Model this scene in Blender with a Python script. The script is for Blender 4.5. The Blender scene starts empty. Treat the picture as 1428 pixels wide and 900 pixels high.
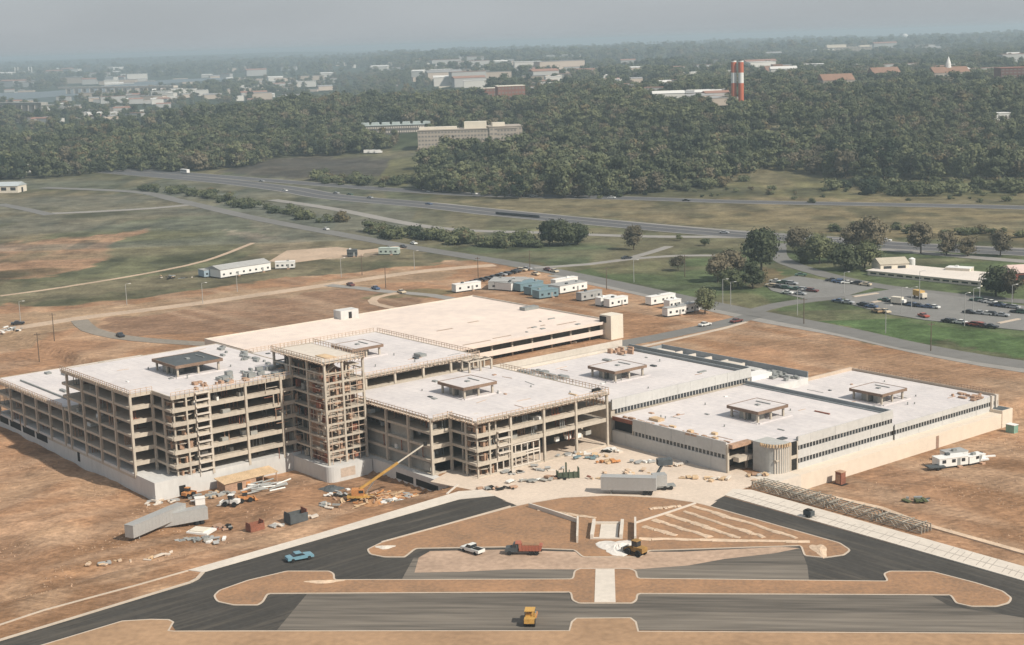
import bpy, math, random
import numpy as np
from math import radians as R, pi, sin, cos
random.seed(7)
rng = np.random.default_rng(11)
SC = bpy.context.scene
COL = SC.collection

# ------------------------------------------------------------------ camera, world, sun, exposure
CAM_H = 107.0
FPX, PITCH, ROLL, YAW = 2109.6, 0.182963, -0.0322249, -0.895813
_cp, _sp = cos(PITCH), sin(PITCH)
_F = np.array([0, _cp, -_sp]); _u = np.array([0, _sp, _cp]); _r = np.array([1.0, 0, 0])
_cr, _sr = cos(ROLL), sin(ROLL)
_RX = _cr * _r + _sr * _u; _UP = -_sr * _r + _cr * _u
cd = bpy.data.cameras.new("camera"); cam = bpy.data.objects.new("camera", cd); COL.objects.link(cam)
cd.sensor_width = 36.0; cd.lens = FPX / 1428 * 36.0; cd.clip_start = 1.0; cd.clip_end = 60000
from mathutils import Matrix, Vector, noise as mnoise
M = Matrix(((_RX[0], _UP[0], -_F[0], 0), (_RX[1], _UP[1], -_F[1], 0), (_RX[2], _UP[2], -_F[2], CAM_H), (0, 0, 0, 1)))
cam.matrix_world = M
SC.camera = cam

SUN_AZ, SUN_EL = -38.0, 42.0          # azimuth of the sun measured from +X, elevation
w = bpy.data.worlds.new("World"); SC.world = w; w.use_nodes = True
nt = w.node_tree; bg = nt.nodes["Background"]
sky = nt.nodes.new("ShaderNodeTexSky"); sky.sky_type = 'NISHITA'; sky.sun_disc = False
sky.sun_elevation = R(SUN_EL); sky.sun_rotation = R(90 - SUN_AZ)
sky.air_density = 1.0; sky.dust_density = 2.0; sky.ozone_density = 3.0; sky.altitude = 100
# thin high overcast veil: the sky is milky grey, a little darker where a cloud bank drifts at upper left
mixn = nt.nodes.new("ShaderNodeMix"); mixn.data_type = 'RGBA'; mixn.inputs[0].default_value = 0.86
tc = nt.nodes.new("ShaderNodeTexCoord")
cl = nt.nodes.new("ShaderNodeTexNoise"); cl.inputs['Scale'].default_value = 5.0; cl.inputs['Detail'].default_value = 3
mp = nt.nodes.new("ShaderNodeMapping"); mp.inputs['Scale'].default_value = (1, 1, 4)
cr_ = nt.nodes.new("ShaderNodeValToRGB")
cr_.color_ramp.elements[0].position = 0.3; cr_.color_ramp.elements[0].color = (3.8, 4.05, 4.3, 1)
cr_.color_ramp.elements[1].position = 0.7; cr_.color_ramp.elements[1].color = (4.35, 4.6, 4.85, 1)
nt.links.new(tc.outputs['Generated'], mp.inputs[0]); nt.links.new(mp.outputs[0], cl.inputs['Vector'])
nt.links.new(cl.outputs['Fac'], cr_.inputs[0])
nt.links.new(sky.outputs[0], mixn.inputs[6]); nt.links.new(cr_.outputs[0], mixn.inputs[7])
nt.links.new(mixn.outputs[2], bg.inputs[0]); bg.inputs[1].default_value = 0.095
sd = bpy.data.lights.new("sun", 'SUN'); sd.energy = 4.3; sd.angle = R(0.6); sd.color = (1.0, 0.92, 0.80)
so = bpy.data.objects.new("sun", sd); COL.objects.link(so)
sdir = Vector((cos(R(SUN_EL)) * cos(R(SUN_AZ)), cos(R(SUN_EL)) * sin(R(SUN_AZ)), sin(R(SUN_EL))))
so.rotation_euler = sdir.to_track_quat('Z', 'Y').to_euler(); so.location = (0, 0, 300)
SC.view_settings.view_transform = 'Standard'; SC.view_settings.look = 'None'
SC.view_settings.exposure = 0.25; SC.view_settings.gamma = 1.0; SC.view_settings.use_curve_mapping = False
SC.render.engine = 'CYCLES'
SC.cycles.max_bounces = 5; SC.cycles.diffuse_bounces = 3; SC.cycles.glossy_bounces = 2; SC.cycles.volume_bounces = 0
SC.cycles.transparent_max_bounces = 4; SC.cycles.sample_clamp_indirect = 4
SC.cycles.use_denoising = True
SC.render.film_transparent = False

# ------------------------------------------------------------------ site coordinates
AA = np.array([cos(YAW), sin(YAW)]); BB = np.array([-sin(YAW), cos(YAW)])   # the building grid
U0, V0 = -290.0, 215.0
def uvw(u, v): return (u + U0) * AA + (v + V0) * BB
def S(t): t = np.clip(t, 0, 1); return t * t * (3 - 2 * t)
def vnoise(x, y, seed=0):
    """smooth value noise on arrays, range 0..1"""
    x = np.asarray(x, float); y = np.asarray(y, float)
    xi = np.floor(x).astype(np.int64); yi = np.floor(y).astype(np.int64); fx = x - xi; fy = y - yi
    fx = fx * fx * (3 - 2 * fx); fy = fy * fy * (3 - 2 * fy)
    def h(a, b):
        n = (a * 374761393 + b * 668265263 + seed * 1442695041) & 0xffffffff
        n = ((n ^ (n >> 13)) * 1274126177) & 0xffffffff
        return ((n ^ (n >> 16)) & 0xffff) / 65535.0
    return (h(xi, yi) * (1 - fx) + h(xi + 1, yi) * fx) * (1 - fy) + (h(xi, yi + 1) * (1 - fx) + h(xi + 1, yi + 1) * fx) * fy
def height(x, y):
    """terrain height, metres"""
    x = np.asarray(x, float); y = np.asarray(y, float)
    a = x * AA[0] + y * AA[1] - U0; b = x * BB[0] + y * BB[1] - V0      # site u, v
    # dug-out ground left of the west drive and round the east basement wall
    low1 = S((1.5 - a) / 13.0) * S((-1.0 - b) / 4.0 + 0.5) * S((a + 330) / 120)
    low2 = S((b - 52.5) / 13.0) * S((a - 48.0) / 1.5) * S((330 - b) / 100.0) * S((240 - a) / 60.0)
    z = -4.0 * low1 - 4.0 * low2
    rough = np.maximum(low1, low2)
    z = z + rough * ((vnoise(x / 22, y / 22, 3) - .5) * 1.3 + (vnoise(x / 7, y / 7, 4) - .5) * .6 + (vnoise(x / 4.6, y / 4.6, 8) - .5) * .55) * (1 - .93 * S((88 - a) / 18) * (b > 50)) * S((y - 150) / 60)* np.where(b > -50, .35, 1)
    z = z + low1 * S((-60 - b) / 10) * S((y - 150) / 60) * (vnoise(a / 13, b / 9, 9) - .5) * 1.5
    z = z + low1 * 1.6 * np.exp(-(((a + 22) / 9) ** 2 + ((b + 36) / 8) ** 2))       # spoil heap before the stair tower
    # wooded hill on the right, lower wooded rise on the left
    W1 = S((x + 130 + (y - 1300) * .10) / 330)
    z = z + 33 * S((y - 1010) / 520) * W1
    z = z + 24 * np.exp(-(((x + 250) / 260) ** 2 + ((y - 2000) / 380) ** 2)) * (1 - .6 * W1)
    z = z + 10 * S((y - 1350) / 250) * np.exp(-(((x + 60) / 130) ** 2)) * (1 - W1) * S((2200 - y) / 400)
    z = z + (8 * (vnoise(x / 300, y / 300, 5) - .5)) * S((y - 1250) / 700)
    # far country rising to the skyline
    far = S((y - 2600 - 2200 * S((-x - 300) / 1500)) / 6000)
    keep = 1 - S((x + 900) / 1800) * .25
    z = z * (1 - .55 * far) + far * (29 * keep + 16 * (vnoise(x / 1500, y / 1200, 6) - .45))
    z = z + 20 * (vnoise(x / 1100, y / 620, 12) - .5) * far
    z = z + 46 * S((y - 10000) / 3500) * S((-x - 600) / 2000)
    return z
def G(px, py, z=0.0):
    """point of the photograph -> point on the level z"""
    d = _RX * (px - 714) / FPX - _UP * (py - 450) / FPX + _F
    t = (z - CAM_H) / d[2]
    return np.array([d[0] * t, d[1] * t])
def Gt(px, py, dz=0.0):
    """point of the photograph -> point on the terrain (x, y, z)"""
    z = 0.0
    for _ in range(40):
        p = G(px, py, z + dz); zn = float(height(p[0], p[1])); z = z * .6 + zn * .4
    return (float(p[0]), float(p[1]), z)
def UV(px, py, z=0.0):
    p = G(px, py, z); return float(p @ AA) - U0, float(p @ BB) - V0
def pxm(x, y):  # photo pixels per metre at that distance
    return FPX / (y * _cp + CAM_H * _sp)

# ------------------------------------------------------------------ materials
MATS = {}
def mat(name, rgb, rough=0.85, amt=0.18, scale=0.6, bump=0.0, metal=0.0, stretch=None, spec=0.2, tint=None):
    """procedural surface: base colour broken by two noises (large stains, fine grain)"""
    if name in MATS: return MATS[name]
    m = bpy.data.materials.new(name); m.use_nodes = True; n = m.node_tree; b = n.nodes["Principled BSDF"]
    b.inputs['Roughness'].default_value = rough; b.inputs['Metallic'].default_value = metal
    b.inputs['Specular IOR Level'].default_value = spec
    t = n.nodes.new("ShaderNodeTexCoord"); mpn = n.nodes.new("ShaderNodeMapping")
    if stretch: mpn.inputs['Scale'].default_value = stretch
    n.links.new(t.outputs['Object'], mpn.inputs[0])
    n1 = n.nodes.new("ShaderNodeTexNoise"); n1.inputs['Scale'].default_value = scale * .22; n1.inputs['Detail'].default_value = 4
    n2 = n.nodes.new("ShaderNodeTexNoise"); n2.inputs['Scale'].default_value = scale * 2.1; n2.inputs['Detail'].default_value = 5
    n.links.new(mpn.outputs[0], n1.inputs['Vector']); n.links.new(mpn.outputs[0], n2.inputs['Vector'])
    ad = n.nodes.new("ShaderNodeMath"); ad.operation = 'ADD'
    n.links.new(n1.outputs['Fac'], ad.inputs[0]); n.links.new(n2.outputs['Fac'], ad.inputs[1])
    mr = n.nodes.new("ShaderNodeMapRange"); mr.inputs['From Min'].default_value = .7; mr.inputs['From Max'].default_value = 1.3
    mr.inputs['To Min'].default_value = 0; mr.inputs['To Max'].default_value = 1
    n.links.new(ad.outputs[0], mr.inputs[0])
    mx = n.nodes.new("ShaderNodeMix"); mx.data_type = 'RGBA'
    lo = [c * (1 - amt) for c in rgb]; hi = [min(c * (1 + amt), .9) for c in rgb]
    if tint: lo = [a * (1 - amt) for a in tint]
    mx.inputs[6].default_value = (*lo, 1); mx.inputs[7].default_value = (*hi, 1)
    n.links.new(mr.outputs[0], mx.inputs[0]); n.links.new(mx.outputs[2], b.inputs['Base Color'])
    if bump:
        bp = n.nodes.new("ShaderNodeBump"); bp.inputs['Strength'].default_value = .6; bp.inputs['Distance'].default_value = bump
        n.links.new(ad.outputs[0], bp.inputs['Height']); n.links.new(bp.outputs[0], b.inputs['Normal'])
    MATS[name] = m; return m
CONC = mat("concrete", (.47, .415, .345), .9, .16, .5)
CONCL = mat("pale concrete", (.60, .54, .47), .9, .10, .35)
CONCB = mat("basement concrete", (.56, .55, .53), .9, .10, .4, stretch=(1, 1, .4))
DECK = mat("roof deck", (.63, .585, .565), .92, .08, .35, tint=(.60, .565, .56))
_n = DECK.node_tree; _b = _n.nodes["Principled BSDF"]; _s = _b.inputs['Base Color'].links[0].from_socket; _t = _n.nodes.new("ShaderNodeTexCoord")   # membrane seams and pond marks
_br = _n.nodes.new("ShaderNodeTexBrick"); _br.inputs['Scale'].default_value = 1.0; _br.inputs['Brick Width'].default_value = 9.0; _br.inputs['Row Height'].default_value = 2.4; _br.inputs['Mortar Size'].default_value = .07; _br.inputs['Mortar Smooth'].default_value = .3
_br.inputs['Color1'].default_value = (1, 1, 1, 1); _br.inputs['Color2'].default_value = (.95, .95, .96, 1); _br.inputs['Mortar'].default_value = (.86, .84, .83, 1)
_no = _n.nodes.new("ShaderNodeTexNoise"); _no.inputs['Scale'].default_value = .13; _no.inputs['Detail'].default_value = 6; _mr = _n.nodes.new("ShaderNodeMapRange"); _mr.inputs['From Min'].default_value = .52; _mr.inputs['From Max'].default_value = .68; _mr.inputs['To Min'].default_value = 1; _mr.inputs['To Max'].default_value = .93
_n.links.new(_t.outputs['Object'], _br.inputs['Vector']); _n.links.new(_t.outputs['Object'], _no.inputs['Vector']); _n.links.new(_no.outputs['Fac'], _mr.inputs[0])
_m1 = _n.nodes.new("ShaderNodeVectorMath"); _m1.operation = 'MULTIPLY'; _m2 = _n.nodes.new("ShaderNodeVectorMath"); _m2.operation = 'SCALE'
_n.links.new(_s, _m1.inputs[0]); _n.links.new(_br.outputs['Color'], _m1.inputs[1]); _n.links.new(_m1.outputs[0], _m2.inputs[0]); _n.links.new(_mr.outputs[0], _m2.inputs['Scale']); _n.links.new(_m2.outputs[0], _b.inputs['Base Color'])
DECKP = mat("garage deck", (.72, .61, .53), .92, .08, .12, tint=(.68, .58, .52))
PANEL = mat("precast panel", (.50, .49, .47), .85, .09, .5)
SHADE = mat("interior shade", (.11, .10, .085), .95, .3, .6)  # dark tone stands in for the shade inside open floors
BLOCK = mat("block infill", (.34, .33, .30), .95, .15, .8)
FASC = mat("dark fascia board", (.22, .15, .11), .9, .25, 1.5)
RAILW = mat("weathered rail timber", (.52, .40, .31), .9, .2, 1.5)
BOARD = mat("walkway boards", (.56, .47, .38), .9, .2, 1.5)
WOOD = mat("timber formwork", (.40, .26, .18), .9, .3, 1.2)
WOODL = mat("new timber", (.56, .41, .26), .85, .25, 1.5)
RUST = mat("red oxide steel", (.24, .10, .065), .85, .3, 1.5)
STEEL = mat("grey steel", (.30, .31, .30), .6, .2, 1.5, metal=.3)
DARK = mat("dark opening", (.025, .024, .022), .8, .2, 1)
GLASS = mat("dark window glass", (.03, .035, .04), .15, .1, 1, spec=.6)
SLATE = mat("dark membrane", (.085, .095, .10), .8, .2, .5)
WHITE = mat("white paint", (.74, .73, .70), .55, .06, .8)
CREAM = mat("cream paint", (.68, .62, .52), .6, .08, .8)
ALU = mat("trailer aluminium", (.42, .42, .41), .45, .06, 1, metal=.25)
TYRE = mat("tyre rubber", (.025, .025, .025), .9, .1, 2)
CHROME = mat("bare metal", (.5, .5, .5), .35, .1, 2, metal=.8)
YEL = mat("machine yellow", (.52, .31, .09), .6, .25, 1.5)
ORG = mat("machine orange", (.50, .23, .09), .6, .3, 1.5)
REDP = mat("faded red paint", (.36, .13, .085), .6, .2, 1.5)
BLUEP = mat("light blue car paint", (.16, .30, .37), .35, .05, 1, spec=.5)
TEAL = mat("teal trailer paint", (.17, .25, .28), .55, .1, 1)
KERB = mat("kerb concrete", (.50, .42, .34), .9, .1, .8)
DIRT = mat("island dirt", (.315, .180, .100), 1, .24, .5, bump=.25, tint=(.30, .19, .12))
DIRTP = mat("pale spoil", (.58, .44, .32), 1, .2, .6, bump=.2)
BRICK = mat("red brick", (.26, .12, .09), .9, .2, .3)
GRAVEL = mat("grey roofing", (.36, .36, .35), .9, .12, .2)
CAR = {k: mat(k + " car paint", c, .35, .04, 1, spec=.5) for k, c in dict(white=(.7, .7, .67), cream=(.6, .5, .36), tan=(.38, .26, .15),
        blue=(.07, .11, .2), dark=(.03, .033, .04), green=(.06, .12, .09), red=(.35, .07, .04), silver=(.35, .36, .37), maroon=(.14, .04, .035)).items()}

# ------------------------------------------------------------------ mesh helpers
class MB:
    def __init__(s): s.v = []; s.f = []; s.T = None
    def add(s, vs, fs):
        n = len(s.v)
        if s.T is not None: vs = [tuple(s.T @ Vector(p)) for p in vs]
        s.v += [tuple(float(c) for c in p) for p in vs]; s.f += [tuple(i + n for i in f) for f in fs]; return s
    def box(s, x0, x1, y0, y1, z0, z1):
        return s.add([(x0, y0, z0), (x1, y0, z0), (x1, y1, z0), (x0, y1, z0), (x0, y0, z1), (x1, y0, z1), (x1, y1, z1), (x0, y1, z1)],
                     [(3, 2, 1, 0), (4, 5, 6, 7), (0, 1, 5, 4), (1, 2, 6, 5), (2, 3, 7, 6), (3, 0, 4, 7)])
    def cbox(s, cx, cy, cz, lx, ly, lz): return s.box(cx - lx / 2, cx + lx / 2, cy - ly / 2, cy + ly / 2, cz - lz / 2, cz + lz / 2)
    def prism(s, pts, z0, z1):
        """pts counter-clockwise or not; z0/z1 numbers or lists"""
        a = sum(pts[i][0] * pts[(i + 1) % len(pts)][1] - pts[(i + 1) % len(pts)][0] * pts[i][1] for i in range(len(pts)))
        if a < 0: pts = pts[::-1]
        n = len(pts)
        f = [tuple(range(n))[::-1], tuple(range(n, 2 * n))] + [(i, (i + 1) % n, (i + 1) % n + n, i + n) for i in range(n)]
        return s.add([(p[0], p[1], z0) for p in pts] + [(p[0], p[1], z1) for p in pts], f)
    def cyl(s, x, y, z0, z1, r0, r1=None, n=10):
        r1 = r0 if r1 is None else r1
        c = [(cos(2 * pi * i / n), sin(2 * pi * i / n)) for i in range(n)]
        f = [tuple(range(n))[::-1], tuple(range(n, 2 * n))] + [(i, (i + 1) % n, (i + 1) % n + n, i + n) for i in range(n)]
        return s.add([(x + r0 * a, y + r0 * b, z0) for a, b in c] + [(x + r1 * a, y + r1 * b, z1) for a, b in c], f)
    def beam(s, p, q, w, h=None, n=4, w2=None):
        p = Vector(p); q = Vector(q); h = h or w; d = (q - p)
        if d.length < 1e-6: return s
        d.normalize(); up = Vector((0, 0, 1)) if abs(d.z) < .95 else Vector((1, 0, 0))
        x = d.cross(up).normalized(); y = x.cross(d); w2 = w if w2 is None else w2; k = w2 / w
        if n == 4: c = [(-1, -1), (1, -1), (1, 1), (-1, 1)]
        else: c = [(cos(2 * pi * i / n), sin(2 * pi * i / n)) for i in range(n)]
        m = len(c)
        return s.add([tuple(p + x * a * w / 2 + y * b * h / 2) for a, b in c] + [tuple(q + x * a * w / 2 * k + y * b * h / 2 * k) for a, b in c],
                     [tuple(range(m))[::-1], tuple(range(m, 2 * m))] + [(i, (i + 1) % m, (i + 1) % m + m, i + m) for i in range(m)])
    def wheel(s, x, y, z, r, wd, n=12):  # axis along y
        c = [(cos(2 * pi * i / n), sin(2 * pi * i / n)) for i in range(n)]
        f = [tuple(range(n)), tuple(range(n, 2 * n))[::-1]] + [((i + 1) % n, i, i + n, (i + 1) % n + n) for i in range(n)]
        return s.add([(x + r * a, y - wd / 2, z + r * b) for a, b in c] + [(x + r * a, y + wd / 2, z + r * b) for a, b in c], f)
    def profile(s, pts, y0, y1):
        """side profile (x, z) extruded along y"""
        n = len(pts)
        a = sum(pts[i][0] * pts[(i + 1) % n][1] - pts[(i + 1) % n][0] * pts[i][1] for i in range(n))
        if a < 0: pts = pts[::-1]
        f = [tuple(range(n)), tuple(range(n, 2 * n))[::-1]] + [((i + 1) % n, i, i + n, (i + 1) % n + n) for i in range(n)]
        return s.add([(p[0], y0, p[1]) for p in pts] + [(p[0], y1, p[1]) for p in pts], f)
    def mesh(s, name, m):
        me = bpy.data.meshes.new(name); me.from_pydata(s.v, [], s.f); me.materials.append(m); me.update(); return me
    def build(s, name, m, parent=None):
        o = bpy.data.objects.new(name, s.mesh(name, m)); COL.objects.link(o)
        if parent is not None: o.parent = parent
        return o
def tag(o, label=None, cat=None, group=None, kind=None):
    if label and not kind: kind = 'thing'
    if label: o['label'] = label
    if cat: o['category'] = cat
    if group: o['group'] = group
    if kind: o['kind'] = kind
    return o
def thing(name, label, cat, loc=(0, 0, 0), rz=0.0, group=None):
    o = bpy.data.objects.new(name, None); COL.objects.link(o); o.empty_display_size = .5
    o.location = loc; o.rotation_euler = (0, 0, rz); return tag(o, label, cat, group, 'thing')
def copy_tree(o, parent=None):
    c = o.copy(); COL.objects.link(c); c.parent = parent
    for ch in o.children: copy_tree(ch, c)
    return c
def block(name, label, cat, u, v, z=0.0, group=None):
    p = uvw(u, v); return thing(name, label, cat, (p[0], p[1], z), YAW, group)
def sheet(name, pts, z, m, kind='structure', thick=None):
    mb = MB(); mb.prism([tuple(p) for p in pts], z - (thick or .3), z); return tag(mb.build(name, m), kind=kind)
ORD = "first second third fourth fifth sixth seventh eighth ninth tenth eleventh twelfth thirteenth fourteenth fifteenth sixteenth seventeenth eighteenth nineteenth twentieth".split()
# ------------------------------------------------------------------ ground
def inpoly(x, y, poly):
    ins = np.zeros(x.shape, bool); n = len(poly)
    for i in range(n):
        x0, y0 = poly[i]; x1, y1 = poly[(i + 1) % n]
        if y0 == y1: continue
        c = ((y0 > y) != (y1 > y)) & (x < (x1 - x0) * (y - y0) / (y1 - y0) + x0); ins ^= c
    return ins
def PG(pts, z=0.0): return [tuple(G(a, b, z)) for a, b in pts]
def grow(a, b, s, k):
    out = [a]; st = s
    while out[-1] < b: st = min(st * k, (out[-1] - a) * .03 + s); out.append(out[-1] + max(st, s))
    return out
ys = np.concatenate([[-400, -200, 0, 80, 140, 180, 210], np.arange(230, 700, 2.0), grow(700, 17500, 2.2, 1.03)])
xr = np.array(grow(290, 9500, 2.2, 1.05)); xs = np.concatenate([-xr[::-1], np.arange(-288, 289, 2.2), xr])
X, Y = np.meshgrid(xs, ys)
Z = height(X, Y)
# small lumps on bare ground away from the paved parts
a_ = X * AA[0] + Y * AA[1] - U0; b_ = X * BB[0] + Y * BB[1] - V0
wx = X + (vnoise(X / 14, Y / 14, 21) - .5) * 12 + (vnoise(X / 4, Y / 4, 22) - .5) * 4
wy = Y + (vnoise(X / 14, Y / 14, 23) - .5) * 16 + (vnoise(X / 4, Y / 4, 24) - .5) * 4
wx2 = X + (vnoise(X / 60, Y / 60, 25) - .5) * 50; wy2 = Y + (vnoise(X / 60, Y / 60, 26) - .5) * 60
C = np.zeros(X.shape + (4,))
def paint(mask, rgb, w=1.0):
    m = (mask * w)[..., None] if mask.dtype != bool else (mask.astype(float) * w)[..., None]
    C[..., :3] = C[..., :3] * (1 - m) + np.array(rgb) * m
paint(np.ones(X.shape), (.095, .10, .055))
mm = vnoise(X / 90, Y / 60, 31)
paint(S((mm - .35) / .4), (.13, .115, .065), .8)
OLIVE, GREEN, DIRTC, BROWN, TAN, REDD, PALE = (.095, .10, .05), (.055, .092, .034), (.325, .190, .112), (.245, .155, .10), (.26, .205, .125), (.34, .19, .115), (.45, .34, .24)
fm = (Y > 1500)
paint(S((Y - 1200) / 500), (.035, .05, .028), .9)
for pts, c, wgt, soft in [
    ([(560, 268), (1500, 275), (1500, 345), (1000, 318), (700, 292)], (.19, .15, .085), .75, 0),
    ([(0, 245), (400, 262), (640, 300), (700, 330), (460, 322), (200, 268), (0, 262)], (.125, .13, .095), .85, 0),
    ([(820, 245), (1428, 245), (1500, 280), (820, 274)], (.13, .12, .06), .8, 0),
    ([(-100, 265), (190, 270), (490, 330), (640, 356), (560, 375), (300, 398), (-100, 430)], (.165, .140, .088), .9, 0),
    ([(60, 330), (200, 305), (320, 300), (385, 335), (330, 372), (150, 392), (0, 418), (-60, 425), (60, 372)], (.120, .125, .070), .85, 0),
    ([(-100, 345), (40, 338), (130, 330), (215, 318), (150, 345), (140, 372), (60, 385), (-100, 402)], (.33, .20, .125), .85, 0),
    ([(310, 318), (395, 332), (470, 345), (550, 350), (470, 362), (380, 358), (330, 330)], (.33, .26, .19), .8, 0),
    ([(640, 345), (760, 328), (960, 322), (1100, 335), (960, 352), (780, 372), (690, 362)], (.090, .108, .060), .9, 0),
    ([(790, 380), (880, 366), (1020, 356), (1090, 350), (1428, 352), (1700, 400), (1700, 540), (1428, 498), (1180, 456), (1000, 421)], (.085, .110, .052), .95, 0),
    ([(1090, 430), (1260, 446), (1428, 466), (1600, 480), (1600, 535), (1428, 500), (1180, 458), (1080, 438)], (.072, .112, .044), .9, 0),
    ([(1050, 372), (1110, 384), (1060, 400), (1030, 392)], (.20, .13, .08), .6, 0),
]:
    P = PG(pts); paint(inpoly(wx2 if Y is None else wx, wy, P), c, wgt)
P = PG([(-400, 500), (-100, 448), (0, 425), (111, 428), (300, 398), (480, 380), (640, 362), (700, 366), (770, 383), (880, 404), (1000, 431), (1180, 467), (1428, 515), (1700, 570), (1900, 1200), (-700, 1200)])
site = inpoly(wx, wy, P)
paint(site, DIRTC, 1.0); C[..., 3] = site
paint(site * S((vnoise(X / 30, Y / 45, 41) - .42) / .3), (.25, .145, .082), .85)
paint(site * S((vnoise(X / 9, Y / 16, 47) - .58) / .2), (.21, .13, .082), .65)
paint(site * S((vnoise(X / 12, Y / 18, 42) - .6) / .25), (.40, .27, .175), .6)
paint(inpoly(wx, wy, PG([(130, 452), (250, 428), (440, 402), (520, 398), (540, 412), (600, 425), (280, 470), (190, 472)])), (.215, .135, .088), .9)
paint(inpoly(wx, wy, PG([(-60, 442), (100, 435), (420, 395), (520, 382), (640, 372), (600, 395), (450, 404), (110, 452), (0, 490), (-60, 490)])), (.27, .20, .13), .6)
paint(inpoly(wx, wy, PG([(510, 420), (560, 402), (640, 402), (600, 418)])), (.13, .12, .065), .8)
paint(inpoly(wx, wy, PG([(1020, 452), (1428, 520), (1428, 570), (1180, 500), (960, 470)])), (.27, .17, .105), .75)
paint(inpoly(wx, wy, PG([(200, 880), (1500, 886), (1500, 1000), (0, 1000)])), (.35, .225, .13), .7)
# the dug-out area: redder and paler streaks along the drives
pr = site * S((vnoise(a_ / 6, b_ / 40, 43) - .5) / .3) * ((b_ < -10) & (a_ < 4))
paint(pr, (.38, .255, .17), .5)
pr = site * S((vnoise(a_ / 40, b_ / 5, 44) - .5) / .3) * (b_ > 47)
paint(pr, (.38, .27, .185), .45)
veg = (Y > 560) & (Y < 1500) & ~site
paint(veg * S((vnoise(X / 13, Y / 26, 81) - .58) / .15), (.05, .055, .035), .55)
paint(veg * S((vnoise(X / 24, Y / 60, 82) - .60) / .12), (.20, .165, .10), .45)
paint(veg * S((vnoise(X / 160, Y / 22, 83) - .55) / .15), (.15, .135, .085), .5)
paint(((X < -60) & (Y > 850) & (Y < 1500)).astype(float) * S((vnoise(X / 120, Y / 50, 84) - .3) / .3), (.115, .125, .11), .45)
paint(S((.33 - vnoise(wx2 / 55, wy2 / 38, 45)) / .15) * (Y > 640) * (Y < 1350) * (~site), (.05, .055, .03), .6)
paint(inpoly(X, Y, [tuple(Gt(*p)[:2]) for p in [(300, 240), (380, 222), (470, 219), (545, 222), (560, 236), (500, 252), (420, 250)]]), (.060, .052, .050), .7)
paint(inpoly(X, Y, [tuple(Gt(*p)[:2]) for p in [(545, 222), (640, 205), (660, 215), (600, 245), (560, 262), (520, 258)]]), (.13, .125, .06), .8)
nx, ny = len(xs), len(ys)
vs = np.stack([X, Y, Z], -1).reshape(-1, 3)
idx = np.arange(nx * ny).reshape(ny, nx)
fs = np.stack([idx[:-1, :-1], idx[:-1, 1:], idx[1:, 1:], idx[1:, :-1]], -1).reshape(-1, 4)
me = bpy.data.meshes.new("ground")
me.vertices.add(len(vs)); me.vertices.foreach_set("co", vs.ravel())
me.loops.add(fs.size); me.loops.foreach_set("vertex_index", fs.ravel().astype(np.int32))
me.polygons.add(len(fs)); me.polygons.foreach_set("loop_start", np.arange(0, fs.size, 4, dtype=np.int32))
me.polygons.foreach_set("use_smooth", np.ones(len(fs), bool)); me.update(calc_edges=True)
ca = me.color_attributes.new("cover", 'FLOAT_COLOR', 'POINT'); ca.data.foreach_set("color", C.reshape(-1))
gm = bpy.data.materials.new("soil and grass"); gm.use_nodes = True; n = gm.node_tree; b = n.nodes["Principled BSDF"]
b.inputs['Roughness'].default_value = 1; b.inputs['Specular IOR Level'].default_value = .05
at = n.nodes.new("ShaderNodeVertexColor"); at.layer_name = "cover"
tcg = n.nodes.new("ShaderNodeTexCoord"); last = at.outputs[0]
for sc_, lo, hi, dt in ((.018, .80, 1.2, 4), (.11, .74, 1.26, 6), (.7, .72, 1.28, 6)):
    nz = n.nodes.new("ShaderNodeTexNoise"); nz.inputs['Scale'].default_value = sc_; nz.inputs['Detail'].default_value = dt; nz.inputs['Roughness'].default_value = .65
    n.links.new(tcg.outputs['Object'], nz.inputs['Vector'])
    mr = n.nodes.new("ShaderNodeMapRange"); mr.inputs['From Min'].default_value = .3; mr.inputs['From Max'].default_value = .7
    mr.inputs['To Min'].default_value = lo; mr.inputs['To Max'].default_value = hi; n.links.new(nz.outputs['Fac'], mr.inputs[0])
    mu = n.nodes.new("ShaderNodeVectorMath"); mu.operation = 'SCALE'; n.links.new(last, mu.inputs[0]); n.links.new(mr.outputs[0], mu.inputs['Scale']); last = mu.outputs[0]
    if sc_ == .7:
        bp = n.nodes.new("ShaderNodeBump"); bp.inputs['Distance'].default_value = .4; bp.inputs['Strength'].default_value = .6
        n.links.new(nz.outputs['Fac'], bp.inputs['Height']); n.links.new(bp.outputs[0], b.inputs['Normal'])
nz = n.nodes.new("ShaderNodeTexNoise"); nz.inputs['Scale'].default_value = .05; nz.inputs['Detail'].default_value = 9; nz.inputs['Roughness'].default_value = .78; n.links.new(tcg.outputs['Object'], nz.inputs['Vector'])
mr = n.nodes.new("ShaderNodeMapRange"); mr.inputs['From Min'].default_value = .36; mr.inputs['From Max'].default_value = .64; mr.inputs['To Min'].default_value = .55; mr.inputs['To Max'].default_value = 1.42; n.links.new(nz.outputs['Fac'], mr.inputs[0])
mxx = n.nodes.new("ShaderNodeMix"); mxx.inputs[3].default_value = 1.0; n.links.new(at.outputs['Alpha'], mxx.inputs[0]); n.links.new(mr.outputs[0], mxx.inputs[2])
mu = n.nodes.new("ShaderNodeVectorMath"); mu.operation = 'SCALE'; n.links.new(last, mu.inputs[0]); n.links.new(mxx.outputs[0], mu.inputs['Scale']); last = mu.outputs[0]
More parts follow.
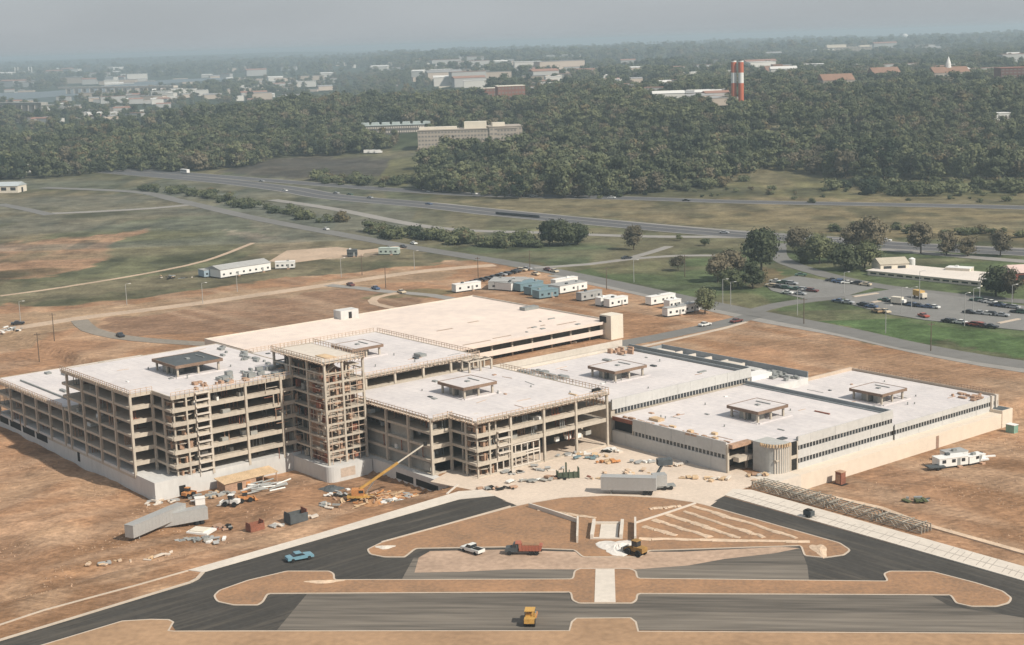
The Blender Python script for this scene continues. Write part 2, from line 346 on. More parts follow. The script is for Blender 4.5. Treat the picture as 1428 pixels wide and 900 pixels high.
for ang_, seed_ in ((YAW + pi / 2 - .12, 0.0), (YAW + .5, 40.0)):   # wheel tracks: long thin streaks on the bare soil
    mp_ = n.nodes.new("ShaderNodeMapping"); mp_.vector_type = 'TEXTURE'; mp_.inputs['Rotation'].default_value = (0, 0, ang_); mp_.inputs['Scale'].default_value = (42, 3.2, 1); mp_.inputs['Location'].default_value = (seed_, 0, 0)
    nz = n.nodes.new("ShaderNodeTexNoise"); nz.inputs['Scale'].default_value = 1.0; nz.inputs['Detail'].default_value = 5; nz.inputs['Roughness'].default_value = .6; nz.inputs['Distortion'].default_value = 2.2
    n.links.new(tcg.outputs['Object'], mp_.inputs[0]); n.links.new(mp_.outputs[0], nz.inputs['Vector'])
    mr = n.nodes.new("ShaderNodeMapRange"); mr.inputs['From Min'].default_value = .35; mr.inputs['From Max'].default_value = .70; mr.inputs['To Min'].default_value = .87; mr.inputs['To Max'].default_value = 1.2; n.links.new(nz.outputs['Fac'], mr.inputs[0])
    mxx = n.nodes.new("ShaderNodeMix"); mxx.inputs[2].default_value = 1.0; n.links.new(at.outputs['Alpha'], mxx.inputs[0]); n.links.new(mr.outputs[0], mxx.inputs[3])
    mu = n.nodes.new("ShaderNodeVectorMath"); mu.operation = 'SCALE'; n.links.new(last, mu.inputs[0]); n.links.new(mxx.outputs[0], mu.inputs['Scale']); last = mu.outputs[0]
n.links.new(last, b.inputs['Base Color'])
me.materials.append(gm)
go = bpy.data.objects.new("ground", me); COL.objects.link(go); tag(go, kind='structure')

# ------------------------------------------------------------------ roads far and near
def asphalt(name, base, dust, amt, angs):
    m = mat(name, base, .92, .22, .45); n = m.node_tree; b = n.nodes["Principled BSDF"]; src = b.inputs['Base Color'].links[0].from_socket
    t = n.nodes.new("ShaderNodeTexCoord"); last = src
    for an, ofs, w_ in angs:
        q = n.nodes.new("ShaderNodeMapping"); q.vector_type = 'TEXTURE'; q.inputs['Rotation'].default_value = (0, 0, an); q.inputs['Scale'].default_value = (46, 1.7, 1); q.inputs['Location'].default_value = (ofs, ofs, 0)
        z_ = n.nodes.new("ShaderNodeTexNoise"); z_.inputs['Scale'].default_value = 1; z_.inputs['Detail'].default_value = 6; z_.inputs['Roughness'].default_value = .65; z_.inputs['Distortion'].default_value = .5
        r_ = n.nodes.new("ShaderNodeMapRange"); r_.inputs['From Min'].default_value = .5; r_.inputs['From Max'].default_value = .72; r_.inputs['To Max'].default_value = w_
        x_ = n.nodes.new("ShaderNodeMix"); x_.data_type = 'RGBA'; x_.inputs[7].default_value = (*dust, 1)
        n.links.new(t.outputs['Object'], q.inputs[0]); n.links.new(q.outputs[0], z_.inputs['Vector']); n.links.new(z_.outputs['Fac'], r_.inputs[0]); n.links.new(r_.outputs[0], x_.inputs[0]); n.links.new(last, x_.inputs[6]); last = x_.outputs[2]
    n.links.new(last, b.inputs['Base Color']); return m
ASPH = asphalt("new asphalt", (.052, .048, .043), (.17, .145, .115), .4, ((YAW + pi / 2 + .04, 0, .45), (YAW + pi / 2 - .08, 55.0, .3)))
ASPH2 = asphalt("new asphalt east", (.056, .052, .047), (.17, .145, .115), .4, ((YAW + .03, 0, .45), (YAW - .06, 55.0, .3)))
ASPD = mat("dusty asphalt", (.165, .143, .118), .95, .34, .34, stretch=(.07, 1.1, 1), tint=(.095, .086, .076))
ROADG = mat("old road surface", (.17, .165, .155), .95, .12, .1)
ROADP = mat("pale road surface", (.27, .255, .235), .95, .12, .1)
TRACK = mat("dirt track", (.45, .34, .25), 1, .2, .3)
SAND = mat("sandy plaza", (.60, .50, .41), 1, .12, .5, bump=.1)
def ribbon(name, px, width, m, dz=.06, closed=False, kind='structure', world=None):
    P = [np.array(Gt(*p)[:2]) for p in px] if world is None else [np.array(p) for p in world]
    pts = []
    for i in range(len(P) - 1):                     # Catmull-Rom
        p0, p1, p2, p3 = P[max(i - 1, 0)], P[i], P[i + 1], P[min(i + 2, len(P) - 1)]
        k = max(2, int(np.linalg.norm(p2 - p1) / 12))
        for j in range(k):
            t = j / k; pts.append(.5 * ((2 * p1) + (p2 - p0) * t + (2 * p0 - 5 * p1 + 4 * p2 - p3) * t * t + (3 * p1 - p0 - 3 * p2 + p3) * t ** 3))
    pts.append(P[-1]); pts = np.array(pts); d = np.gradient(pts, axis=0); d /= np.linalg.norm(d, axis=1)[:, None] + 1e-9
    nrm = np.stack([-d[:, 1], d[:, 0]], -1); vsr = []; fsr = []
    L = pts + nrm * width / 2; Rr = pts - nrm * width / 2
    zc = np.maximum(np.maximum(height(pts[:, 0], pts[:, 1]), height(L[:, 0], L[:, 1])), height(Rr[:, 0], Rr[:, 1])) + dz
    for i in range(len(pts)): vsr += [(*L[i], zc[i]), (*Rr[i], zc[i]), (*L[i], zc[i] - .5), (*Rr[i], zc[i] - .5)]
    for i in range(len(pts) - 1):
        a = 4 * i; fsr += [(a, a + 1, a + 5, a + 4), (a, a + 4, a + 6, a + 2), (a + 1, a + 3, a + 7, a + 5)]
    mb = MB(); mb.add(vsr, fsr); return tag(mb.build(name, m), kind=kind), pts
HW1 = [(150, 235), (260, 243), (400, 254), (534, 264), (669, 272), (880, 277), (1033, 282), (1246, 286), (1428, 290), (1600, 296)]
HW2 = [(150, 239), (300, 252), (400, 264), (467, 275), (602, 287), (692, 297), (820, 309), (990, 324), (1178, 337), (1246, 343), (1428, 352), (1600, 361)]
RMP = [(380, 279), (467, 292), (608, 318), (760, 325), (897, 330), (1075, 332), (1178, 343), (1428, 365), (1600, 376)]
ribbon("far highway carriageway", HW1, 16, ROADG, .15)[0].name = "highway"
o, HWP = ribbon("highway", HW2, 23, ROADG, .15)
HWS = mat("highway surface", (.105, .105, .108), .95, .12, .1)
for px_, off in ((HW1, 8.6), (HW1, -8.6), (HW2, 12.3), (HW2, -12.3), (HW2, 0)):
    P_ = [np.array(Gt(*p)[:2]) for p in px_]; d_ = np.gradient(np.array(P_), axis=0); d_ /= np.linalg.norm(d_, axis=1)[:, None]
    ribbon("road_shoulder", None, 1.6 if off else 1.2, ROADP, .22, world=[p + np.array([-q[1], q[0]]) * off for p, q in zip(P_, d_)])
for o_ in list(COL.objects):
    if o_.name.startswith(("highway", "far highway")): o_.data.materials[0] = HWS
ribbon("highway_ramp", RMP, 9, ROADP, .12)
ribbon("road_shoulder", [(602, 283), (692, 292), (820, 304.5), (990, 320), (1178, 334), (1428, 348)], 2.5, ROADP, .18)
MAINR = [(60, 262), (190, 268), (249, 280), (353, 304), (480, 328), (561, 343), (635, 355), (702, 366), (770, 378), (880, 401), (1001, 427), (1077, 442), (1179, 462), (1282, 485), (1428, 509), (1600, 540)]
ribbon("main_road", MAINR, 11, ROADG, .1)
ribbon("verge_path", [(770, 384), (880, 407), (1001, 434), (1077, 450), (1179, 468), (1282, 491), (1428, 517), (1600, 549)], 6, ROADP, .08)
ribbon("side_road", [(745, 374), (820, 369), (875, 362), (945, 357), (1011, 357)], 6, ROADP, .14)
ribbon("side_road", [(868, 363), (905, 353), (933, 344)], 5, ROADP, .16)
ribbon("access_road", [(1085, 340), (1088, 361), (1131, 378), (1179, 390), (1230, 400), (1330, 412), (1428, 421), (1600, 440)], 9, ROADG, .12)
ribbon("access_road", [(1046, 436), (1084, 426), (1130, 419), (1190, 413)], 8, ROADG, .14)
ribbon("site_road", [(858, 481), (926, 469), (1006, 452), (1050, 441)], 9, ROADG, .1)
ribbon("road_shoulder", [(880, 487), (930, 476), (1010, 458), (1040, 449)], 2.2, KERB, .08)
ribbon("dirt_road", [(-60, 472), (10, 460), (111, 444), (200, 433), (286, 422), (370, 410), (447, 399), (534, 386), (602, 377), (690, 370)], 8.5, TRACK, .08)
ribbon("dirt_road", [(457, 398), (500, 402), (540, 407), (600, 412), (650, 422), (700, 437), (860, 455)], 6, ROADP, .12)
ribbon("dirt_road", [(560, 408), (525, 415), (522, 424), (560, 432)], 4, TRACK, .13)
ribbon("dirt_road", [(0, 413), (60, 405), (118, 396), (202, 382), (286, 364), (353, 339)], 3.0, TRACK, .1)
ribbon("dirt_road", [(111, 447), (125, 460), (165, 470), (220, 476), (300, 481)], 7, mat("worn grey track", (.24, .21, .175), 1, .2, .3), .14)
ribbon("paved_strip", [(70, 298), (120, 296), (208, 291), (262, 286)], 10, ROADP, .1)
ribbon("paved_strip", [(0, 285), (40, 293), (70, 300)], 9, ROADG, .12)
ribbon("dirt_road", [(395, 362), (440, 354), (500, 352), (560, 345)], 12, TRACK, .12)
sheet("gravel_yard", PG([(375, 365), (400, 350), (470, 345), (510, 350), (505, 358), (460, 360), (400, 368)]), .16, TRACK)
LOT = mat("car park surface", (.20, .195, .185), .95, .12, .3)
sheet("parking_lot", PG([(1066, 397), (1108, 385), (1161, 393), (1219, 402), (1177, 414), (1121, 417), (1076, 406)]), .20, LOT)
sheet("parking_lot", PG([(1177, 414), (1251, 403), (1428, 427), (1560, 445), (1560, 475), (1391, 458), (1290, 447), (1235, 438), (1182, 424)]), .20, LOT)
for a, b, c in (((1190, 415), (1224, 410), 1.6), ((1216, 423), (1248, 417), 1.6), ((1392, 452), (1421, 446), 1.6)):
    mb = MB(); p = G(*a); q = G(*b); mb.beam((*p, .3), (*q, .3), 1.6, .3); mb.build("traffic_island", KERB); bpy.context.view_layer
    tag(bpy.data.objects[-1] if False else COL.objects[-1], kind='structure')
# near roads
z1 = .03
sheet("asphalt_road", PG([(-400, 1026), (0, 893.5), (262, 813), (283, 799), (640, 697), (690, 692), (722, 706), (850, 712), (850, 880), (795, 878.5), (245, 879.5), (235, 866), (170, 866.5), (60, 899), (-120, 953), (-400, 1047)]), z1, ASPH)
sheet("asphalt_road", PG([(850.4, 712), (983, 706), (1010, 692), (1428, 811), (1600, 860), (1700, 889), (1428, 882.5), (889, 879.5), (850.4, 880)]), z1, ASPH2)
sheet("plaza", PG([(600, 672), (655, 683), (690, 692), (722, 706), (780, 698), (860, 700), (930, 699), (983, 706), (1012, 691), (1045, 679), (1060, 668), (1000, 640), (860, 600), (853, 600), (760, 620), (640, 650)]), z1 + .006, SAND)
hr = math.atan2(*(G(1230, 810) - G(465, 806))[::-1])
def dusty(name, px, z):
    P = PG(px); c = np.mean(P, axis=0); ca_, sa = cos(-hr), sin(-hr)
    mb = MB(); mb.prism([((p[0] - c[0]) * ca_ - (p[1] - c[1]) * sa, (p[0] - c[0]) * sa + (p[1] - c[1]) * ca_) for p in P], -.2, 0)
    o = mb.build(name, ASPD); o.location = (c[0], c[1], z); o.rotation_euler = (0, 0, hr); return tag(o, kind='structure')
dusty("dusty_road", [(560, 809), (577, 778), (900, 781), (1117, 765), (1126, 790), (1128, 809)], z1 + .012)
dusty("dusty_road", [(386, 879.3), (428, 829), (795, 828), (1300, 832), (1325, 846), (1428, 862), (1428, 882), (889, 879)], z1 + .014)
sheet("dust_spill", PG([(578, 799), (584, 778), (600, 769), (700, 767), (800, 770), (950, 770), (1090, 763), (1115, 765), (1080, 772), (1010, 780), (960, 789), (880, 795), (720, 794), (640, 798)]), z1 + .02, mat("dust on road", (.42, .30, .22), 1, .25, .35))
sheet("dust_spill", PG([(725, 704), (780, 694), (850, 691), (930, 694), (975, 703), (1000, 699), (985, 710), (860, 700), (740, 711), (700, 698)]), z1 + .024, SAND)

def kerbed(name, px, z=.15, m=DIRT, kw=.38):
    """raised island with a concrete kerb all round"""
    P = [np.array(p) for p in PG(px)]; n_ = len(P)
    a = sum(P[i][0] * P[(i + 1) % n_][1] - P[(i + 1) % n_][0] * P[i][1] for i in range(n_))
    if a < 0: P = P[::-1]
    inner = []
    for i in range(n_):
        d0 = P[i] - P[i - 1]; d1 = P[(i + 1) % n_] - P[i]; d0 /= np.linalg.norm(d0); d1 /= np.linalg.norm(d1)
        nn = np.array([-d0[1], d0[0]]) + np.array([-d1[1], d1[0]]); nn /= np.linalg.norm(nn) + 1e-9
        inner.append(P[i] + nn * kw)
    o = sheet(name, inner, z - .02, m, thick=.17)
    vs_ = [(*p, .0) for p in P] + [(*p, z) for p in P] + [(*p, z) for p in inner] + [(*p, .0) for p in inner]; N = n_; f = []
    for i in range(N):
        j = (i + 1) % N; f += [(i, j, N + j, N + i), (N + i, N + j, 2 * N + j, 2 * N + i), (2 * N + i, 2 * N + j, 3 * N + j, 3 * N + i)]
    mb = MB(); mb.add(vs_, f); tag(mb.build("kerb", KERB), kind='structure'); return o
def rnd(pts, rr=2.0):
    """round the corners of a pixel polygon a little"""
    out = []; n_ = len(pts)
    for i in range(n_):
        a, b, c = np.array(pts[i - 1], float), np.array(pts[i], float), np.array(pts[(i + 1) % n_], float)
        la, lc = np.linalg.norm(a - b), np.linalg.norm(c - b); ra = min(rr, la * .35); rc = min(rr, lc * .35)
        p0 = b + (a - b) / la * ra; p1 = b + (c - b) / lc * rc
        for t in (0, .5, 1): out.append(tuple((1 - t) ** 2 * p0 + 2 * t * (1 - t) * b + t * t * p1))
    return out
ISL = [(297, 832), (302, 840), (325, 845), (360, 845), (368, 840), (374, 829), (560, 828), (795, 827), (797, 838), (806, 842.5), (882, 842.5), (889, 838), (890, 829), (1325, 831), (1332, 842), (1354, 847), (1390, 847), (1408, 842), (1412, 835), (1399, 825), (1360, 813), (1300, 797.5), (1240, 797), (1231, 801), (1237, 811), (890, 807), (888, 797), (878, 793.5), (808, 793.5), (800, 797), (798, 808), (467, 809), (467, 801), (460, 797), (400, 797), (345, 810), (305, 824)]
kerbed("traffic_island", rnd(ISL, 3))
GARD = [(511, 767), (515, 774), (535, 778), (565, 778), (580, 766), (700, 764), (800, 768), (812, 778), (893, 778), (905, 769), (1116, 762), (1121, 776), (1150, 779), (1178, 775), (1187, 768), (1172, 758), (1080, 732), (985, 705), (968, 701), (920, 694.5), (850, 691.5), (785, 694.5), (735, 703), (712, 708), (620, 733), (532, 757)]
kerbed("garden_island", rnd(GARD, 3), .16)
sheet("paved_walk", PG([(830.5, 795), (857, 795), (858.5, 841), (829, 841)]), .19, CONCL, thick=.2)
kerbed("verge", [(40, 905), (60, 899.5), (170, 866.5), (210, 864), (236, 864.5), (243, 868), (236, 880), (243, 880.5), (500, 880), (793, 880), (796, 868), (803, 862.5), (880, 862), (888, 868), (891, 881), (1428, 883.5), (1700, 890), (1700, 1200), (-400, 1200), (-400, 1049), (-120, 955)], .12, go.data.materials[0] if False else mat("foreground dirt", (.35, .225, .135), 1, .2, .3, bump=.2))
def slabwalk(name, px, z, joints):
    P = PG(px); mb = MB(); mb.prism(P, -.3, z); return tag(mb.build(name, CONCL), kind='structure')
slabwalk("sidewalk", [(283, 799), (640, 697), (690, 692), (672, 684), (640, 686), (440, 746), (262, 796)], .16, 0)
slabwalk("sidewalk", [(1011, 691.5), (1428, 811), (1600, 860), (1600, 838), (1428, 791), (1048, 684), (1022, 683)], .16, 0)
jt = MB()
for t in np.linspace(.01, .99, 46):   # joints of the right pavement
    p = G(1016 + t * 412, 692 + t * 116, 0); q = G(1040 + t * 400, 683.5 + t * 110, 0)
    if random.random() < .75: jt.beam((*p, .165), (*(p + (q - p) * random.uniform(.5, 1)), .165), .16, .02)
p = G(1024, 688); q = G(1428, 801); jt.beam((*p, .166), (*q, .166), .25, .02)
tag(jt.build("sidewalk_joints", mat("pavement joint", (.38, .34, .30), 1, .1, 1)), kind='structure')
def rail_kerb(name, px, w_, h_, m=KERB):
    mb = MB(); P = [Gt(*p) for p in px]
    for a, b in zip(P[:-1], P[1:]): mb.beam((a[0], a[1], a[2] + h_ / 2 - .05), (b[0], b[1], b[2] + h_ / 2 - .05), w_, h_)
    return tag(mb.build(name, m), kind='structure')
rail_kerb("kerb", [(-400, 1025), (0, 893.5), (130, 854), (265, 813), (275, 808), (283, 799)], .8, .25)
rail_kerb("kerb", [(-300, 968), (0, 872), (60, 852), (130, 833), (190, 817), (262, 796.5)], .5, .22)
rail_kerb("kerb", [(712, 707), (620, 733), (532, 757)], .5, .3)
rail_kerb("spoil_ridge", [(1050, 670), (1100, 682), (1160, 694), (1230, 710), (1290, 733), (1350, 750), (1428, 772), (1520, 800)], 1.6, .35, DIRTP)
# the garden bed being laid out
for pts, w_, h_ in [([(738, 708), (770, 718), (806, 730), (805, 758)], .4, 1.2), ([(970, 703.5), (930, 717), (886, 731), (886, 758)], .45, 1.7)]:
    mb = MB(); P = [G(*p) for p in pts]
    
    for j_, (a, b) in enumerate(zip(P[:-1], P[1:])):
        k_ = (.45 if pts[0][0] > 900 else 1.1) if j_ < len(P) - 2 else 1.7
        mb.beam((*a, k_ / 2), (*b, k_ / 2), w_, k_)
    o = mb.build("retaining_wall", CONCL); tag(o, ("low pale retaining wall bending down the left of the garden bed" if pts[0][0] < 800 else "low pale retaining wall bending down the right of the garden bed"), "wall", "retaining walls of the garden bed")
t = thing("planter", "square concrete planter with four low walls in the middle of the garden bed", "planter", (*G(847, 742), 0.14), hr)
P = G(847, 742); sc_ = pxm(*P); hw = 20 / sc_
for s_ in (-1, 1): MB().box(s_ * hw - .35, s_ * hw + .35, -5.4, 5.4, 0, 1.1).build("side_wall", CONCL, t)
MB().box(-hw + .35, hw - .35, 4.8, 5.4, 0, .5).build("end_wall", CONCL, t); MB().box(-hw + .35, hw - .35, -5.4, -4.8, 0, .3).build("end_wall", CONCL, t)
MB().box(-1.6, 2.4, -4.8, 4.8, 0, .12).build("slab", CONCL, t)
for i, (a, b) in enumerate([((898, 736), (945, 748)), ((911, 726), (992, 751)), ((931, 719), (1032, 752)), ((952, 714), (1066, 751)), ((966, 707), (1113, 752)), ((891, 753), (1130, 757)), ((752, 712), (830, 724)), ((905, 711), (950, 707))]):
    mb = MB(); p0 = G(*a); p1 = G(*b); k = 14; pr_ = [p0 + (p1 - p0) * j / k + rng.normal(0, .18, 2) for j in range(k + 1)]
    for c_, d_ in zip(pr_[:-1], pr_[1:]): mb.beam((*c_, .2), (*d_, .2), random.uniform(1.0, 2.0), .4, n=6)
    tag(mb.build("spoil_ridge", DIRTP), kind='structure')
# ------------------------------------------------------------------ the concrete-frame office blocks
H = 3.65
def edges(poly): return [(poly[i], poly[(i + 1) % len(poly)]) for i in range(len(poly))]
def slab_part(parent, poly, z, thick=.35, band=(.85, .45), front_band=None, m=CONC, name="floor_slab", inset=.0):
    """slab plus a spandrel beam along every edge: from z-band[0] to z+band[1]"""
    mb = MB(); mb.prism(poly, z - thick, z)
    o = mb.build(name, m, parent); e = MB()
    for (a, b) in edges(poly):
        a = np.array(a, float); b = np.array(b, float); d = (b - a); L = np.linalg.norm(d); d /= L
        dn, up = band
        if abs(d[0]) < .1 and a[0] > 5 and front_band: dn, up = front_band
        zc = (z - dn + z + up) / 2
        e.beam((a[0] + d[0] * .16, a[1] + d[1] * .16, zc), (b[0] - d[0] * .16, b[1] - d[1] * .16, zc), .31, dn + up)
    e.build("edge_beam", m, o); return o
def column(parent, x, y, z0, z1, s=.62, m=CONC):
    return MB().cbox(x, y, (z0 + z1) / 2, s, s, z1 - z0).build("column", m, parent)
def rail(parent, pts, z, closed=False, out=.9, post=1.3, m=None, brackets=True, centre=None):
    """timber guard rail on outriggers round the edge of a deck"""
    m = m or RAILW; mb = MB(); P = [np.array(p, float) for p in pts]
    if closed: P.append(P[0])
    c = np.mean(P, axis=0) if centre is None else np.array(centre)
    for a, b in zip(P[:-1], P[1:]):
        d = b - a; L = np.linalg.norm(d); d /= L; nn = np.array([d[1], -d[0]])
        if np.dot(nn, (a + b) / 2 - c) < 0: nn = -nn
        k = max(1, int(L / post)); A = a + nn * out; B = b + nn * out
        for i in range(k + 1):
            q = A + d * L * i / k + rng.normal(0, .05, 2); hh = 1.15 + rng.uniform(-.12, .2)
            mb.beam((*q, z - .5), (*q, z + hh), .12, .12)
            if brackets: mb.beam((*(q - nn * (out + .3)), z - .35), (*(q + nn * .2), z - .35), .14, .2)
            if brackets: mb.beam((*(q), z - .4), (*(q - nn * out), z - 1.0), .1, .1)
        mb.beam((*A, z + 1.1), (*B, z + 1.1), .10, .14); mb.beam((*A, z + .55), (*B, z + .55), .08, .12)
    o = mb.build("guard_rail", m, parent)
    if brackets:
        pl = MB()
        for a, b in zip(P[:-1], P[1:]):
            d = b - a; L = np.linalg.norm(d); d /= L; nn = np.array([d[1], -d[0]])
            if np.dot(nn, (a + b) / 2 - c) < 0: nn = -nn
            k = int(L / 2.6)
            for i in range(k):
                if rng.random() < .12: continue
                s0 = a + d * (L * i / k + .12) + nn * .25; s1 = a + d * (L * (i + 1) / k - .12) + nn * .25
                pl.add([(*s0, z - .2), (*s1, z - .2), (*(s1 + nn * out * .75), z - .22), (*(s0 + nn * out * .75), z - .22), (*s0, z - .26), (*s1, z - .26), (*(s1 + nn * out * .75), z - .28), (*(s0 + nn * out * .75), z - .28)],
                       [(0, 1, 2, 3), (7, 6, 5, 4), (0, 4, 5, 1), (1, 5, 6, 2), (2, 6, 7, 3), (3, 7, 4, 0)])
        pl.build("walkway_boards", BOARD, o)
    return o
def penthouse(parent, x0, x1, y0, y1, z, top=2.8, m=DECK, fasc=FASC):
    p = MB()
    for x, y in ((x0 + 1, y0 + 1), (x1 - 1, y0 + 1), (x1 - 1, y1 - 1), (x0 + 1, y1 - 1), ((x0 + x1) / 2, y0 + 1), (x1 - 1, (y0 + y1) / 2)): pass
    roof = MB().box(x0, x1, y0, y1, z + top, z + top + .28).build("penthouse", m, parent)
    fb = MB()
    for (a, b) in edges([(x0, y0), (x1, y0), (x1, y1), (x0, y1)]):
        fb.beam((*a, z + top - .02), (*b, z + top - .02), .22, .8)
    fb.build("fascia", fasc, roof)
    for x, y in ((x0 + .9, y0 + .9), (x1 - .9, y0 + .9), (x1 - .9, y1 - .9), (x0 + .9, y1 - .9), ((x0 + x1) / 2, y0 + .9), (x1 - .9, (y0 + y1) / 2)):
        MB().box(x - .25, x + .25, y - .25, y + .25, z, z + top).build("column", CONC, roof)
    MB().box(x0 + 3.2, x0 + 6.2, y0 + 1.4, y1 - 2, z, z + top).build("shaft_wall", BLOCK, roof)
    MB().box(x0 + 7.2, x0 + 8.8, y0 + 1.6, y0 + 5, z, z + top).build("shaft_wall", BLOCK, roof)
    mb = MB(); mb.box(x1 + .4, x1 + .9, y0 - .3, y1 + .8, z, z + .35); mb.box(x0, x1 + .4, y0 - .8, y0 - .4, z, z + .25); mb.build("curb", DECK, roof)
    hb = MB(); hb.box((x0 + x1) / 2 - .5, (x0 + x1) / 2 + .7, (y0 + y1) / 2 - .5, (y0 + y1) / 2 + .5, z + top + .28, z + top + .6); hb.beam(((x0 + x1) / 2 - 3, y1 - 3, z + top + .4), ((x0 + x1) / 2 + 2, y1 - 3, z + top + .4), .3, .25)
    hb.build("roof_hatch", STEEL, roof); return roof
def stair_tower(parent, x, y, z0, levels, h=H, r=4.2, turn=0.0, core=True):
    """rounded corner stair still in its frame: posts on an arc, ring beams, landings and flights"""
    o = MB()
    angs = [R(a) + turn for a in (-180, -135, -90, -45, 0, 45)]
    pts = [(x + r * cos(a), y + r * sin(a)) for a in angs]
    ztop = z0 + levels * h
    for p in pts: o.beam((*p, z0), (*p, ztop - .2), .42, .42)
    st = o.build("stair_tower", CONC, parent)
    for k in range(1, levels + 1):
        for a, b in zip(pts[:-1], pts[1:]): rg = MB(); rg.beam((*a, z0 + k * h - .4), (*b, z0 + k * h - .4), .28, .45); rg.build("ring_beam", CONC, st)
    ld = MB()
    for k in range(levels):
        zz = z0 + k * h
        arc = [(x + (r - .5) * cos(a), y + (r - .5) * sin(a)) for a in np.linspace(angs[0], angs[-1], 9)]
        ld.prism(arc, zz + h * .5 - .2, zz + h * .5)
        ld.beam((x - 2.6, y - 1.2, zz), (x + 1.6, y - 1.2, zz + h * .5), 1.3, .25); ld.beam((x + 1.6, y + 1.2, zz + h * .5), (x - 2.6, y + 1.2, zz + h), 1.3, .25)
    ld.build("landing", CONC, st)
    if core:
        for k in range(levels):
            for _ in range(7):
                a = random.uniform(angs[0], angs[-1]); rr = random.uniform(1.6, r - .7); zz = z0 + k * h + .1
                fw = MB(); fw.cbox(x + rr * cos(a), y + rr * sin(a), zz + random.uniform(.6, 1.4), random.uniform(.2, 1.6), random.uniform(.15, .9), random.uniform(1.0, 2.6)); fw.build("shuttering", WOOD, st)
    return st
def hoist_frames(parent, x, y, z0, levels, h=H):
    mb = MB()
    for k in range(levels * 2):
        zz = z0 + k * h / 2
        mb.box(x, x + .9, y - 1.9, y + 1.9, zz + h / 2 - .3, zz + h / 2)
    for yy in (-1.9, 1.7): mb.box(x + .1, x + .4, y + yy, y + yy + .2, z0, z0 + levels * h - .5)
    return mb.build("ladder_frame", CONCL, parent)
def clutter(parent, poly, levels, h, zb=0, n=20, cols=(WOOD, BLOCK, RUST, WHITE, STEEL), near=None):
    """props, shutters and materials standing on the floors close to the open sides"""
    xs_ = [p[0] for p in poly]; ys_ = [p[1] for p in poly]; x0, x1, y0, y1 = min(xs_), max(xs_), min(ys_), max(ys_)
    names = ("shuttering", "block_stack", "steel_props", "wrapped_pallet", "steel_props")
    for q_ in range(min(n, 90)):
        ci = q_ % len(cols); m = cols[ci]; mb = MB(); k = random.randrange(levels); zz = zb + k * h
        if random.random() < .55: x = x1 - random.uniform(1.2, 6); y = random.uniform(y0 + 8, y1 - 2)
        else: x = random.uniform(x0 + 3, x1 - 12); y = y0 + random.uniform(1.2, 6)
        if ci in (1, 3): mb.cbox(x, y, zz + .55, random.uniform(.6, 2.4), random.uniform(.6, 2.4), 1.1)
        else:
            hh = h - .6; L_ = random.uniform(1.5, 4)
            mb.cbox(x, y, zz + hh - .1, .16, L_, .2); mb.cbox(x, y, zz + .1, .14, L_, .12)
            for j in range(random.randint(2, 4)): mb.cbox(x, y - L_ / 2 + L_ * j / 3 + .1, zz + hh / 2, .18, .18, hh)
        mb.build(names[ci % 5], m, parent)
def piles(parent, name, m, n_, xr_, yr_, z, sx=(.4, 2.5), sy=(.4, 2.0), sz=(.3, 1.2)):
    for _ in range(n_):
        x, y = random.uniform(*xr_), random.uniform(*yr_); a, b_, c = random.uniform(*sx), random.uniform(*sy), random.uniform(*sz); mb = MB()
        mb.cbox(x, y, z + c * .35, a, b_, c * .7); mb.cbox(x + random.uniform(-.1, .1), y, z + c * .85, a * .8, b_ * .9, c * .3); mb.build(name, m, parent)
def roofstuff(parent, spots, z):
    for x, y, lx, ly, lz, m in spots: MB().cbox(x, y, z + lz / 2, lx, ly, lz).build("roof_box", m, parent)
def frame_block(name, label, u0, u1, v0, v1, levels, notch=(10.0, 6.0), left_cols=5, pent=None, voids=(), cols_y=None, slab1=None):
    t = block(name, label, "building", u0, v0)
    U, V = u1 - u0, v1 - v0; nx_, ny_ = notch
    poly = [(0, 0), (U - nx_, 0), (U - nx_, ny_), (U, ny_), (U, V), (0, V)] if nx_ else [(0, 0), (U, 0), (U, V), (0, V)]
    for k in range(0, levels + 1):
        top = k == levels; pl = poly
        if k == 1 and slab1: pl = slab1
        slab_part(t, pl, k * H, .4 if not top else .45, band=((.55, .10) if not top else (.85, .12)), front_band=((.65, .42) if not top else (.85, .12)), m=CONC, name="floor_slab" if not top else "roof_slab")
    inner = [(p[0] * .985 + U * .007, p[1] * .985 + V * .007) for p in poly]
    MB().prism(inner, levels * H, levels * H + .04).build("roof_deck", DECK, t)
    gx = [U - nx_ - 10 * i for i in range(left_cols)] if nx_ else [U - 10 * i for i in range(left_cols)]
    gx = [g for g in gx if g > -1]
    gy = cols_y or [ny_ + (V - ny_) * i / round((V - ny_) / 10) for i in range(round((V - ny_) / 10) + 1)]
    for g in gx: column(t, g, -.12, 0, levels * H - .2)
    for y in gy[(1 if nx_ else 0):]: column(t, U + .12, y, 0, levels * H - .2)
    if nx_: column(t, U - nx_ + .1, ny_ - .1, 0, levels * H - .2)
    for g in gx[1:]:
        for y in gy[1:-1]: column(t, g, y, 0, levels * H - .4, .55)
    for g in gx: column(t, g, V + .1, 0, levels * H - .2)
    for y in gy[:-1]: column(t, .1, y, 0, levels * H - .2)
    cx, cy = U * .45, V * .5
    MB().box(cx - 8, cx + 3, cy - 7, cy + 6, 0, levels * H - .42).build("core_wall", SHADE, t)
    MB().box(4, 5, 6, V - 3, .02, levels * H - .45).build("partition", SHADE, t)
    return t, poly, U, V
